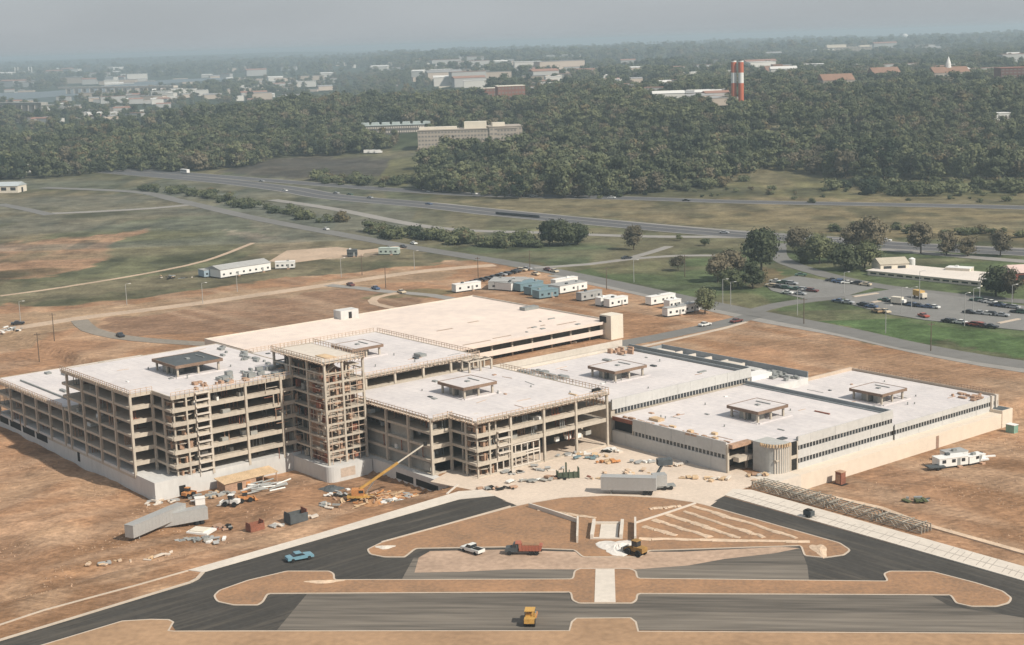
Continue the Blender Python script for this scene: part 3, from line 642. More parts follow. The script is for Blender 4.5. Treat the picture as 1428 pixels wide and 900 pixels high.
def basement(name, label, u0, u1, v0, v1, zb, zt, wins=(), door=None, front_door=None, m=None):
    t = block(name, label, "basement wall", u0, v0); U, V = u1 - u0, v1 - v0; m = m or CONCB
    MB().box(0, U, 0, V, zb - 3, zt - .004).build("wall", m, t)
    for x0, x1, z0, z1 in wins:
        w_ = MB().box(x0, x1, -.03, .25, z0, z1).build("window", DARK, t)
    if door: MB().box(door[0], door[1], -.04, .2, door[2], door[3]).build("door", DARK, t)
    if front_door: MB().box(U - .2, U + .04, front_door[0], front_door[1], front_door[2], front_door[3]).build("door", DARK, t)
    return t
# west block: six storeys over the basement
W1_, polyW, UW, VW = frame_block("office_block", "tallest wide concrete frame block at the left, six open storeys and a dark-roofed penthouse", -109, -54.5, -56.3, -8, 6, notch=(10.5, 6))
penthouse(W1_, 21, 35, 17.5, 31.5, 6 * H, 2.9, SLATE)
rail(W1_, [(0, 0), (44, 0)], 6 * H, out=.2, brackets=False, centre=(20, 20)); rail(W1_, [(44, 0), (44, 6)], 6 * H, out=.2, brackets=False, centre=(20, 20))
rail(W1_, [(54.5, 6), (54.5, 48)], 6 * H, out=.3, brackets=False, centre=(20, 20))
stair_tower(W1_, 50.3, 10.2, 0, 6); hoist_frames(W1_, 54.7, 14.5, 0, 6)
clutter(W1_, polyW, 6, H, n=150)
for _ in range(34):
    zz = random.randrange(6) * H; yy = random.uniform(33, 47.5); q = MB(); q.cbox(54.9, yy, zz + 1.5, .14, .14, 3.0) if random.random() < .6 else q.cbox(54.9, yy, zz + random.uniform(.8, 2.6), .12, random.uniform(1.5, 4), .14); q.build('scaffold_tube', random.choice([CONC, WOOD, RUST]), W1_)
for k in range(1, 6):    # debris nets and timber on the last bay before the inner corner
    MB().box(46, 53.5, 41, 41.3, k * H, k * H + 2.2).build("block_wall", BLOCK, W1_)
for _ in range(38): MB().cbox(54.5 - random.uniform(1.5, 14), random.uniform(24, 47), 6 * H + random.uniform(.2, .8), random.uniform(.4, 2.5), random.uniform(.4, 2.5), random.uniform(.3, 1.4)).build("stacked_formwork", STEEL, W1_)
for _ in range(22): MB().cbox(54.5 - random.uniform(1.0, 10), random.uniform(10, 47), 6 * H + .4, random.uniform(.3, 2.5), random.uniform(.3, 1.5), random.uniform(.3, .9)).build("stacked_timber", WOOD, W1_)
for _ in range(16): MB().cbox(random.uniform(4, 40), random.uniform(40, 47), 6 * H + .3, random.uniform(.4, 3), random.uniform(.4, 1.5), .6).build("stacked_formwork", STEEL, W1_)
# lower west wing
W2_, polyV, UV_, VV_ = frame_block("office_wing", "lower three-storey concrete frame wing at the far left edge, before the tallest block", -162, -109.3, -56.3, -8, 3, notch=(0, 0), left_cols=6)
for y in (-.12,):
    for g in (2.5,): pass
rail(W2_, [(0, 0), (52, 0)], 3 * H, out=.3, brackets=False, centre=(20, 20))
for _ in range(16): MB().cbox(random.uniform(3, 45), random.uniform(3, 44), 3 * H + .3, random.uniform(1, 4), random.uniform(.8, 2.4), .6).build("stacked_formwork", STEEL, W2_)
mb = MB(); mb.box(9, 44, 4.5, 4.9, 3 * H, 3 * H + .5); mb.build("stacked_formwork", STEEL, W2_)
clutter(W2_, polyV, 3, H, n=30)
b_ = basement("basement_wall", "long shaded concrete basement wall running left from its sunlit corner with one small dark doorway", -162, -54.2, -56.45, -8, -4.6, .75,
         wins=[(2, 9, -1.9, .1), (10.4, 19, -1.9, .1), (20.4, 29.5, -1.9, .1), (30.9, 39, -1.9, .1)], door=(60, 61.6, -2.9, -.3), front_door=(6.6, 8.4, -3.9, -1.4))
# stair and lift tower
T_ = block("stair_tower_frame", "tall slender concrete tower frame between the two front blocks, crowded with brown shuttering", "building", -64, -14.6)
TU, TV, TH = 25.5, 11.8, 27.4
polyT = [(0, 0), (TU, 0), (TU, TV), (0, TV)]
lv = [k * H for k in range(7)] + [TH]
for i, z in enumerate(lv):
    if i == 0: continue
    if i < 7:
        o = MB().prism([(0, 0), (TU - 4, 0), (TU - 4, TV), (0, TV)], z - .3, z).build("floor_slab", CONC, T_)
    else:
        o = MB().prism(polyT, z - .35, z).build("roof_slab", CONCL, T_)
    e = MB()
    for a, b in edges(polyT): e.beam((*a, z - .25), (*b, z - .25), .34, .5)
    e.build("edge_beam", CONC, o)
for k in range(7):
    for y in np.arange(1.2, TV, 2.1): MB().beam((TU + .15, y, k * H), (TU + .15, y, k * H + H - .3), .13, .13).build("scaffold_tube", RAILW, T_)
    MB().beam((TU + .15, 0, k * H + 1.8), (TU + .15, TV, k * H + 1.8), .14, .14).build("scaffold_tube", RAILW, T_)
    MB().beam((TU - 9, -.15, k * H + 1.8), (TU, -.15, k * H + 1.8), .14, .14).build("scaffold_tube", RAILW, T_)
e = MB()
for a, b in edges(polyT): e.beam((*a, 24.2), (*b, 24.2), .3, .3)
e.build("edge_beam", CONC, T_)
for x in (0, 8.5, 17, TU):
    for y in (0, 5.4, TV): column(T_, x, y, 0, TH - .2, .55)
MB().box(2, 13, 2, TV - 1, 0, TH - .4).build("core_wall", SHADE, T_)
MB().box(15, 21.5, 1.4, 8.2, 0, 24).build("core_wall", WOOD, T_)
stt = MB()
for k in range(7):
    zz = k * H; stt.box(TU - 4, TU - .6, 1, 5, zz + 1.7, zz + 1.95); stt.beam((TU - 2, 5, zz), (TU - 2, 1.5, zz + 1.8), 1.3, .3); stt.beam((TU - 3.2, 1.5, zz + 1.8), (TU - 3.2, 5, zz + H), 1.3, .3)
    stt.box(TU - 4, TU - .5, 8, 11, zz + H - .3, zz + H)
stt.build("stair_flight", CONC, T_)
for m, nm, k_ in ((WOOD, "shuttering", 90), (RUST, "steel_props", 85), (STEEL, "grey_props", 30), (CONC, "ledger_frame", 95)):
    for _ in range(k_):
        mb = MB(); zz = random.randrange(7) * H
        if random.random() < .6: x, y = random.uniform(17.2, TU - .5), random.uniform(.5, TV - .6)
        else: x, y = random.uniform(1, TU - .5), random.uniform(.4, 1.7)
        if random.random() < .5: mb.cbox(x, y, zz + random.uniform(.6, 1.6), random.uniform(.15, 1.4), random.uniform(.15, 1.6), random.uniform(.8, 2.8))
        else: mb.cbox(x, y, zz + 1.7, .16, .16, 3.2)
        mb.build(nm, m, T_)
rail(T_, [(0, 0), (TU, 0), (TU, TV), (0, TV)], TH, closed=True, out=.7)
MB().box(TU - 9, TU - 3, 3, 6, TH, TH + .25).build("stacked_timber", WOODL, T_)
t = block("basement_wall", "sunlit concrete basement wall with one rounded corner below the slender stair tower", "basement wall", -64, -16.2)
pts = [(0, 0)] + [(25.6 + 2.2 * sin(a), 2.2 - 2.2 * cos(a)) for a in np.linspace(0, pi / 2, 6)] + [(27.8, 13.4), (0, 13.4)]
MB().prism(pts, -7, -.004).build("wall", CONCB, t)
MB().box(27.78, 27.83, 3.5, 8, -3.2, -.8).build("stain", mat("clay splash", (.46, .37, .30), 1, .2, .8), t)
# inner (set back) basement wall between the tower and the middle block, with dark basement windows
t = basement("basement_wall", "shaded sunken basement wall with two long dark windows below the middle block", -64, -3.2, -2.6, 0, -4.6, -.02,
             wins=[(38.5, 46.2, -3.2, -1.5), (47.4, 57.0, -3.2, -1.5)])
# middle block
M2_, polyM, UM, VM = frame_block("office_block", "four-storey concrete frame block in the centre with a tall open ground floor on slim columns", -51.5, -1.2, -.6, 49.4, 4, notch=(10.5, 6),
        slab1=[(0, 0), (39.8, 0), (39.8, 6), (50.3, 6), (50.3, 22), (38, 22), (38, 50), (0, 50)])
MB().prism([(20, 40), (49.9, 40), (49.9, 49.6), (20, 49.6)], 4 * H + .04, 4 * H + .05)
penthouse(M2_, 17.5, 29, 18.6, 29.8, 4 * H, 2.8, DECK)
rail(M2_, [(0, 0), (39.8, 0), (39.8, 6), (50.3, 6), (50.3, 50), (4, 50)], 4 * H, out=.95, centre=(25, 30))
stair_tower(M2_, 46.1, 10.2, 0, 4); hoist_frames(M2_, 50.5, 14.3, 3.7, 2)
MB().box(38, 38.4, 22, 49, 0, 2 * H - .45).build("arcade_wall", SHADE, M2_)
for k, (a, b) in ((1, (9, 38.9)), (0, (9, 38.9)), (2, (20, 30))): MB().box(a, b, 1.0, 1.3, k * H + .004, k * H + H - .5).build("block_wall", BLOCK, M2_)
MB().box(36, 38.6, -.1, .2, .8, 1 * H - .8).build("block_wall", BLOCK, M2_)
mb = MB()       # lattice of window framing, ground floor front
for y in np.linspace(12.5, 26.5, 8):
    mb.box(50.0, 50.3, y - .14, y + .14, 0, 2 * H - .76 if y < 22 else 2 * H - 1.4)
for z in (.5, 3.2, 3.9, 6.2): mb.box(49.95, 50.35, 12.5, 26.5, z, z + .32)
mb.build("window_frame", CONCL, M2_)
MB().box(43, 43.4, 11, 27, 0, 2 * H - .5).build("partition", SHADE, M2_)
clutter(M2_, polyM, 3, H, zb=H, n=80)
roofstuff(M2_, [(48, 48.5, 1.2, 2.2, .9, DARK), (6, 26, 1.8, 1.0, .4, STEEL), (46, 42, 3, .5, .3, WOODL)], 4 * H + .04)
# rear middle block
M1_, polyN, UN, VN = frame_block("office_block", "rear concrete frame block with railed grey roof between the tower and the garage", -105, -52.2, -3, 45.5, 5, notch=(0, 0), left_cols=6)
penthouse(M1_, 21, 32, 19, 30, 5 * H, 2.8, DECK)
rail(M1_, [(0, 0), (52.8, 0), (52.8, 48.5), (0, 48.5)], 5 * H, closed=True, out=.9)
roofstuff(M1_, [(42, 36, 3.4, 2.2, .8, STEEL), (44, 33, 2.0, 1.0, .5, SLATE), (40, 12, 2, 1, .4, WOODL)], 5 * H + .04)
t = block("scaffold_bay", "open bay of concrete posts and beams at the right end of the rear block", "scaffold", -52, 38)
for x in (1, 4.5):
    for y in (1, 5, 9): MB().box(x - .25, x + .25, y - .25, y + .25, 0, 5 * H - .6).build("column", CONC, t)
for k in range(1, 6):
    mb = MB(); zz = k * H - .7
    for x in (1, 4.5): mb.box(x - .2, x + .2, 1.25, 8.75, zz, zz + .35)
    for y in (1, 5, 9): mb.box(1.25, 4.25, y - .2, y + .2, zz - .02, zz + .33)
    mb.build("beam", CONC, t)

# ------------------------------------------------------------------ clad east blocks
def win_band(parent, axis, a0, a1, c, z0, z1, step=1.25, depth=.35, flip=1):
    """strip of dark windows with mullions. axis 'y': on the plane x=c running along y"""
    g = MB(); ml = []
    if axis == 'y':
        g.box(c - depth, c - depth + .1, a0, a1, z0, z1)
        for y in np.arange(a0 + step / 2, a1, step): ml.append((c - depth + .1, c - .1, y - .11, y + .11, z0, z1))
    else:
        g.box(a0, a1, c + depth - .1, c + depth, z0, z1)
        for x in np.arange(a0 + step / 2, a1, step): ml.append((x - .16, x + .16, c + .1, c + depth - .1, z0, z1))
    o = g.build("window_band", GLASS, parent)
    for q in ml: MB().box(*q).build("mullion", PANEL, o)
    return o
def panel_strip(parent, axis, a0, a1, c, z0, z1, step=5.0, m=None, th=.35, name="wall_panel"):
    mb = MB(); n_ = max(1, round((a1 - a0) / step))
    for i in range(n_):
        p, q = a0 + (a1 - a0) * i / n_ + .025, a0 + (a1 - a0) * (i + 1) / n_ - .025; j = random.uniform(-.02, .02)
        if axis == 'y': mb.box(c - th, c + j, p, q, z0, z1)
        else: mb.box(p, q, c + j, c + th, z0, z1)
    return mb.build(name, m or PANEL, parent)
def inside(parent, U, V, z0, z1, inset=.6): return MB().box(inset, U - inset, inset, V - inset, z0, z1).build("interior", SHADE, parent)
# east front block (two storeys, rounded corner stair)
E2 = block("office_block", "two-storey concrete-clad block in front right with a rounded fluted corner stair", "building", -2.5, 52.5)
U, V = 52.0, 53.0; RZ = 2 * H
poly = [(0, 0), (42, 0), (42, 7.2), (52, 7.2), (52, V), (0, V)]
for k in (0, 1, 2): MB().prism([(p[0] * .985 + .3, p[1] * .985 + .3) for p in poly], k * H - .4 + (.005 if not k else 0), k * H + (.02 if not k else 0)).build("floor_slab" if k < 2 else "roof_slab", CONC, E2)
MB().prism([(.4, .4), (41.7, .4), (41.7, 7.6), (51.5, 7.6), (51.5, V - .4), (.4, V - .4)], RZ, RZ + .05).build("roof_deck", DECK, E2)
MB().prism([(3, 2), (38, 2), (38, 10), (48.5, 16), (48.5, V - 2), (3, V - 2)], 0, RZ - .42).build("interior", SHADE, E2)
panel_strip(E2, 'x', 0, 41.6, 0, 0, 3.5); win_band(E2, 'x', 8, 41.4, 0, 3.5, 4.6, 1.3); panel_strip(E2, 'x', 8, 41.6, 0, 4.6, 7.9, m=PANEL)
panel_strip(E2, 'x', 0, 8, .05, 6.3, 7.3, m=RUST, name="unclad_beam"); MB().box(.2, 8, .9, 1.2, 3.5, 6.3).build("unclad_bay", DARK, E2); MB().box(7.7, 8.1, .1, .6, 3.5, 6.3).build("column", CONC, E2)
for p in ((41.8, .3), (41.8, 7.2)): column(E2, *p, 0, RZ, .6)
MB().box(42.1, 44, 2.0, 7.0, H - .9, H + .3).build("spandrel", CONC, E2); MB().box(41.7, 43.4, .4, 7.2, RZ - .9, RZ + .05).build("spandrel", WOOD, E2)
cs = MB(); arc = [(44.5, 6.6)] + [(48.2 + 3.8 * cos(a), 10.4 + 3.8 * sin(a)) for a in np.linspace(-pi / 2, 0, 9)] + [(52, 12.0), (44.5, 12.0)]
cs.prism(arc, -.02, RZ + .3); st = cs.build("stair_tower", mat("grey stair concrete", (.42, .42, .40), .9, .12, .5), E2)
fl = MB()
for a in np.linspace(-pi / 2 + .75, 0, 6): fl.cyl(48.2 + 3.85 * cos(a), 10.4 + 3.85 * sin(a), 0, RZ + .2, .17, n=6)
for y in (11.0, 11.6): fl.cyl(52.03, y, 0, RZ + .2, .17, n=6)
fl.build("flute", CONCL, st)
rl = MB()
for a in np.linspace(-pi / 2 - .2, .3, 13): rl.cbox(48.2 + 4.2 * cos(a), 10.4 + 4.2 * sin(a), RZ - .1, .35, .35, .8)
rl.build("shuttering", WOODL, st)
MB().box(51.0, 51.9, 12.1, 14.6, .1, RZ).build("unclad_bay", DARK, E2)
for y in (12.1, 14.6): MB().box(51.6, 52.1, y - .2, y + .2, 0, RZ).build("column", CONC, E2)
MB().box(51.4, 52.0, 12.3, 14.4, H - .6, H + .3).build("spandrel", CONC, E2)
for z0, z1 in ((0, 1.5), (2.75, 4.9), (6.1, 8.5)): panel_strip(E2, 'y', 14.9, V, U, z0, z1)
win_band(E2, 'y', 15.1, V - .2, U, 1.5, 2.75, 1.2); win_band(E2, 'y', 15.1, V - .2, U, 4.9, 6.1, 1.2)
MB().box(U - .75, U - .36, 15, V, RZ, 8.2).build("parapet", STEEL, E2)
pp = MB(); pp.box(0, U - .4, V - .5, V - .12, RZ, RZ + 1.1); pp.box(0, U - .8, V - 1.6, V - 1.2, RZ, RZ + .35); pp.build("parapet", mat("shade grey", (.25, .27, .28), .8, .15, 1), E2)  # darker grey puts the parapet's shaded inner face into its colour
penthouse(E2, 22.5, 33.5, 20.8, 32.5, RZ, 2.8, DECK)
roofstuff(E2, [(38, 41, 5, .5, .3, RUST), (33, 5, 1.5, 1, .6, WOODL), (12, 5, 3.5, 2.4, .7, WOODL), (20, 3, 2, .8, .4, WOODL), (42, 20, 2.2, .4, .2, STEEL), (36, 2, 1.6, .9, .5, WOODL), (48, 13.5, 1.6, 2.4, .3, SLATE), (27, 2.4, 1.4, 1.2, .6, WOODL)], RZ + .05)
for _ in range(26): MB().cbox(random.uniform(1, 41), random.uniform(.3, 1.6), RZ + .3, random.uniform(.4, 2.2), random.uniform(.3, .9), random.uniform(.2, .8)).build("stacked_timber", WOOD, E2)
# east rear block (three storeys)
E1 = block("office_block", "three-storey concrete-clad block behind the front right block with a wide white parapet", "building", -57.5, 52.5)
U1, V1, R1 = 54.6, 55.0, 3 * H
MB().box(0, U1, 0, V1, 0, R1 - .05).build("core_wall", CONC, E1)
MB().box(4.5, U1 - 1.2, 1, V1 - 3.5, R1 - .05, R1).build("roof_deck", DECK, E1)
win_band(E1, 'y', 1.5, V1 - 1, U1 + .45, RZ + .5, RZ + 1.75, 1.2); panel_strip(E1, 'y', 0, V1, U1 + .5, RZ + 1.75, R1 + .95)
MB().box(U1 - .5, U1 + .14, .5, V1, R1, R1 + .7).build("parapet", STEEL, E1)
shade_grey = MATS["shade grey"]
pb = MB(); pb.box(-3.2, -2.8, -1, V1 + 3, 0, R1 + 1.0); pb.box(-3.2, 4.4, -1.4, -1.0, 3, R1 + .2); pb.build("outer_wall", CONCL, E1)
pb = MB(); pb.box(-2.8, 3.6, -1, V1 - 3, R1 - 1.3, R1 - 1.1); pb.build("gutter_floor", shade_grey, E1)  # shade of the recessed gutter put into the dark floor colour
pb = MB(); pb.box(3.6, 4.0, -.8, V1 - 4, R1 - 1.1, R1 + .75); pb.box(1.0, 1.2, -.8, V1 - 4, R1 - 1.1, R1 - .1); pb.build("parapet", CONCL, E1)
pb = MB(); pb.box(4, U1, V1 - .6, V1 - .2, R1 - .05, R1 + 1.15); pb.box(6, U1 - 1, V1 - 3.1, V1 - 2.7, R1, R1 + .7); pb.build("parapet", shade_grey, E1)
rail(E1, [(8, -.2), (52, -.2)], R1 - .2, out=.1, brackets=False, centre=(20, 20), m=WOOD)
penthouse(E1, 26, 37.5, 17.5, 30, R1, 2.8, DECK)
for _ in range(24): MB().cbox(random.uniform(8, 24), random.uniform(2, 12), R1 + .3, random.uniform(.6, 3.5), random.uniform(.5, 2.2), random.uniform(.3, 1.3)).build("stacked_formwork", STEEL, E1)
for _ in range(10): MB().cbox(random.uniform(6, 12), random.uniform(44, 52), R1 + .5, random.uniform(.6, 2.5), random.uniform(.5, 1.2), random.uniform(.6, 2.0)).build("stacked_timber", WOOD, E1)
roofstuff(E1, [(30, 40, 2, 1, .4, SLATE), (46, 44, 1, 3, .3, STEEL), (14, 36, 3, 1.4, .5, STEEL)], R1)
# annex behind
AN = block("service_annex", "low white-roofed service annex with sunken courts behind the rear right block", "building", -62, 111)
MB().box(0, 62, 0, 19, -3, 5.6).build("core_wall", CONCB, AN); MB().box(.6, 61.4, .6, 18.4, 5.6, 5.66).build("roof_deck", DECK, AN)
pb = MB()
pb.box(0, 62, 18.7, 19, 5.6, 7.4); pb.box(0, 62, .1, .4, 5.66, 6.6); pb.box(0, .3, .4, 18.6, 5.6, 7.2); pb.build("parapet", shade_grey, AN)
pb = MB()
for x in (11, 17, 24, 31, 38): pb.box(x, x + .5, 2, 17, 5.66, 7.0)
pb.box(6, 40, 9, 9.5, 5.66, 6.8); pb.build("partition", CONCL, AN)
roofstuff(AN, [(36, 12, 8, 6, 1.6, CONCL), (51, 8, 5, 9, 1.4, WHITE), (47, 4, 4, 3, .8, STEEL), (4.5, 11, 7, 12, .8, CONCL), (43, 15, 6, 3, .7, PANEL)], 5.66)
for _ in range(22): MB().cbox(random.uniform(50, 61), random.uniform(10, 18), 6.1, random.uniform(.5, 2.5), random.uniform(.4, 1.6), random.uniform(.4, 1.4)).build("roof_plant", STEEL, AN)
t = block("retaining_wall", "pale concrete ramp wall standing in the dirt behind the white annex", "wall", -26, 131); MB().box(0, 15, 0, .6, -3, 4.0).build("wall", CONCL, t); MB().box(14.4, 15, .6, 7, -3, 4.0).build("wall", CONCL, t)
# east end block (one storey)
E3 = block("office_block", "single-storey concrete-clad block at the far right with a large pale roof", "building", -3, 106.2)
U3, V3, R3 = 52.5, 47.3, H
MB().box(.5, U3 - .5, 0, V3 - .5, -.3, R3 - .06).build("interior", SHADE, E3)
MB().box(.4, U3 - .4, .1, V3 - .4, R3 - .06, R3).build("roof_deck", DECK, E3)
for z0, z1 in ((0, 1.5), (2.75, 4.25)): panel_strip(E3, 'y', 0, V3, U3, z0, z1)
win_band(E3, 'y', .2, V3 - 2, U3, 1.5, 2.75, 1.2)
pb = MB(); pb.box(0, .7, 0, V3, 0, R3 + .9); pb.box(0, U3, V3, V3 + .4, 0, R3 + .7); pb.build("parapet", mat("parapet concrete", (.52, .42, .33), .9, .1, .5), E3)
rail(E3, [(3, V3 + .3), (51, V3 + .3)], R3 + .5, out=.1, brackets=False, centre=(20, 10), m=WOOD, post=1.0)
penthouse(E3, 24, 35.5, 16.8, 28, R3, 2.8, DECK)
for _ in range(16): MB().cbox(random.uniform(42, 52), random.uniform(38, 47), R3 + .3, random.uniform(.5, 2.5), random.uniform(.4, 1.2), random.uniform(.3, .9)).build("stacked_timber", WOOD, E3)
for y in (43.5, 45.6): MB().box(U3 - .2, U3 + .5, y, y + .7, 0, 4.6).build("end_pier", CONCL, E3)
# plinth terrace wall, east
t = block("basement_wall", "long sunlit pale basement wall below the right blocks, running to the far right", "basement wall", 46, 64)
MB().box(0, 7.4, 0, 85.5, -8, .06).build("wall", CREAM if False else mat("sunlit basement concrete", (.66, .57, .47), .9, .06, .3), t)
MB().box(7.3, 7.46, 55, 56.2, -4, -.6).build("door", mat("rusty door", (.30, .20, .15), .9, .2, 1), t)
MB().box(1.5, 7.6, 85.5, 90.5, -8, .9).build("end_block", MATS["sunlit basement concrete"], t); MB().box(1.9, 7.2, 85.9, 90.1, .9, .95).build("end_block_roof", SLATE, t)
MB().box(-1.0, 7.4, -10.0, 0, -8, .055).build("ledge", CONCL, t)
# garage
GA = block("parking_garage", "wide flat parking garage with a bare pinkish-white deck behind the frame blocks", "building", -193.5, 31)
UG, VG = 83.0, 121.0
MB().box(.3, UG - .3, .3, VG - .3, 5.6, 6.1).build("upper_deck", DECKP, GA)
MB().box(.3, UG - .3, .3, VG - .3, 2.2, 2.6).build("middle_deck", CONC, GA); MB().box(1.5, UG - 3.5, 1.5, VG - 1.5, -2, 5.6).build("interior", SHADE, GA)
pb = MB(); pb.box(UG - .3, UG, 0, VG, 5.4, 6.35); pb.box(UG - .3, UG, 0, VG, 1.7, 3.5); pb.build("parapet", DECKP, GA)
pb = MB(); pb.box(0, UG, VG - .3, VG, 1, 6.6); pb.box(0, UG, 0, .3, 1, 6.5); pb.box(0, .3, .3, VG - .3, 1, 6.5); pb.build("parapet", CONCL, GA)
for y in np.arange(4, VG, 9): MB().box(UG - 2.4, UG - 1.9, y - .3, y + .3, -1, 5.5).build("column", CONC, GA)
for (px, py, top, lbl) in ((483, 443, 4.4, "small concrete stair house on the far left edge of the garage deck"), ):
    u, v = UV(px, py, 6.1); x, y = u + 193.5, v - 31
    o = MB().box(x - 2.5, x + 2.5, y - 4, y + 4, 5, 6.1 + 3.2).build("stair_house", CONCB, GA); MB().box(x + 2.48, x + 2.56, y - .5, y + .9, 6.1, 8.6).build("door", DARK, o)
o = MB().box(UG - 2.5, UG + 3.5, VG - 3.5, VG + 2.5, -1, 8.8).build("stair_house", CREAM, GA); MB().box(UG - 2.3, UG + 1, VG - 3.8, VG - 3.4, 6.1, 8.2).build("door", DARK, o)
for _ in range(6): MB().cbox(random.uniform(60, 80), random.uniform(85, 112), 6.25, random.uniform(.6, 1.5), random.uniform(.4, 3), .3).build("stacked_timber", STEEL, GA)
for px, py in ((735, 431), (760, 430.5)): pass
u, v = UV(738, 431, 6.3); MB().cbox(u + 193.5, v - 31, 6.7, 3.2, 7, 1.2).build("roof_plant", STEEL, GA)
for px, py, l in ((740, 457, 3), (757, 454, 2), (790, 451, 9), (665, 478, 12), (700, 470, 8), (620, 460, 7), (660, 449, 5)):
    u, v = UV(px, py, 6.15); MB().cbox(u + 193.5, v - 31, 6.14, .8, l, .08).build("deck_stain", mat("deck stain", (.34, .25, .19), 1, .2, 1), GA)

# small vents, pipes and hoses that lie about the roofs
for par, x0, x1, y0, y1, z, n_ in ((W1_, 4, 40, 6, 44, 6 * H + .04, 14), (M2_, 5, 45, 10, 46, 4 * H + .04, 16), (M1_, 5, 48, 5, 42, 5 * H + .04, 14), (E2, 4, 38, 4, 48, RZ + .05, 16), (E1, 8, 50, 4, 48, R1, 16), (E3, 4, 48, 4, 42, R3, 16)):
    for i in range(n_):
        x, y = random.uniform(x0, x1), random.uniform(y0, y1)
        if i % 3 == 0: MB().cyl(x, y, z, z + random.uniform(.4, .9), .18, n=8).build("vent_pipe", STEEL, par)
        elif i % 3 == 1: MB().cbox(x, y, z + .12, random.uniform(.5, 1.6), random.uniform(.4, 1.2), .24).build("roof_hatch", random.choice([STEEL, WOOD, SLATE, WHITE]), par)
        else:
            a = random.choice([0, pi / 2]) + random.gauss(0, .1); L = random.uniform(2, 7); MB().beam((x, y, z + .06), (x + cos(a) * L, y + sin(a) * L, z + .06), .16, .1).build("loose_board", random.choice([WOOD, STEEL, RAILW]), par)
# ------------------------------------------------------------------ vehicles and site objects
def ang(a, b):
    p, q = np.array(Gt(*a)[:2]), np.array(Gt(*b)[:2]); d = q - p; return math.atan2(d[1], d[0])
UANG, VANG = YAW, YAW + pi / 2
def car_parts(t, paint, kind="sedan", k=1.0):
    L, Wd = 5.2 * k, 1.95 * k
    b = MB()
    if kind == "wagon": prof = [(-L/2, .35), (-L/2, .95), (-L*.45, 1.0), (L*.16, 1.0), (L*.46, .88), (L/2, .75), (L/2, .35)]; cab = [(-L*.46, .98), (-L*.42, 1.48), (L*.02, 1.5), (L*.17, .98)]
    elif kind == "pickup": prof = [(-L/2, .45), (-L/2, 1.05), (L*.2, 1.05), (L*.47, .98), (L/2, .8), (L/2, .45)]; cab = [(-L*.08, 1.03), (-L*.06, 1.68), (L*.12, 1.7), (L*.24, 1.03)]
    else: prof = [(-L/2, .35), (-L/2, .85), (-L*.45, .95), (-L*.2, .98), (L*.16, .98), (L*.45, .88), (L/2, .75), (L/2, .35)]; cab = [(-L*.30, .96), (-L*.18, 1.42), (L*.04, 1.44), (L*.18, .96)]
    b.profile([(x * 1, z * k) for x, z in prof], -Wd/2, Wd/2); b.build("body", paint, t)
    cx = [p[0] for p in cab]; c = MB(); c.profile([(x, z * k) for x, z in cab], -Wd*.44, Wd*.44); o = c.build("cabin_glass", GLASS, t)
    top = [p for p in cab if p[1] > 1.3]; r = MB(); r.box(min(p[0] for p in top) - .05, max(p[0] for p in top) + .05, -Wd*.42, Wd*.42, (top[0][1]) * k, (top[0][1] + .07) * k); r.build("roof", paint, o)
    if kind == "pickup": MB().box(-L*.47, -L*.1, -Wd*.4, Wd*.4, 1.0 * k, 1.07 * k).build("load_bed", DARK, t)
    for sx in (-.31, .31):
        for sy in (-1, 1): MB().wheel(L * sx, sy * (Wd/2 - .1), .34 * k, .36 * k, .24).build("wheel", TYRE, t)
def car(px, py, rz, paint, label, kind="sedan", group=None, k=1.05, cat="car"):
    x, y, z = Gt(px, py); t = thing("parked_car" if cat == "car" else "pickup_truck", label, cat, (x, y, z + .12), rz, group); car_parts(t, paint, kind, k); return t
def trailer(A, B, wd, h0, h1, m, name, label, cat, group=None, ribs=True, wheels=True, gear=True, z=None, back=True):
    """box on wheels whose near long side stands on the line A-B of the photo"""
    a, b = np.array(Gt(*A)), np.array(Gt(*B)); d = (b - a)[:2]; L = np.linalg.norm(d); d /= L; nn = np.array([-d[1], d[0]])
    if nn[1] < 0: nn = -nn
    c = (a[:2] + b[:2]) / 2 + nn * wd / 2; zz = float(height(*c)) if z is None else z
    t = thing(name, label, cat, (c[0], c[1], zz), math.atan2(d[1], d[0]), group)
    MB().box(-L/2, L/2, -wd/2, wd/2, h0, h1).build("body", m, t)
    if ribs:
        r = MB()
        for x in np.arange(-L/2 + .6, L/2, 1.2): r.box(x - .04, x + .04, -wd/2 - .03, wd/2 + .03, h0 + .05, h1 - .05)
        r.build("side_post", m, t)
    MB().box(-L/2 - .02, L/2 + .02, -wd/2 - .04, wd/2 + .04, h1 - .12, h1 + .03).build("roof", m if m is not TEAL else STEEL, t)
    if wheels:
        MB().box(-L/2 + .3, L/2 - .3, -.5, .5, h0 - .25, h0).build("chassis", STEEL, t)
        for s in (L/2 - 1.4, L/2 - 2.7):
            for sy in (-1, 1): MB().wheel(s, sy * (wd/2 - .3), .5, .5, .5).build("wheel", TYRE, t)
        if gear:
            for sy in (-1, 1): MB().box(-L/2 + 2.2, -L/2 + 2.5, sy * .8 - .1, sy * .8 + .1, 0, h0).build("landing_leg", STEEL, t)
    return t, L
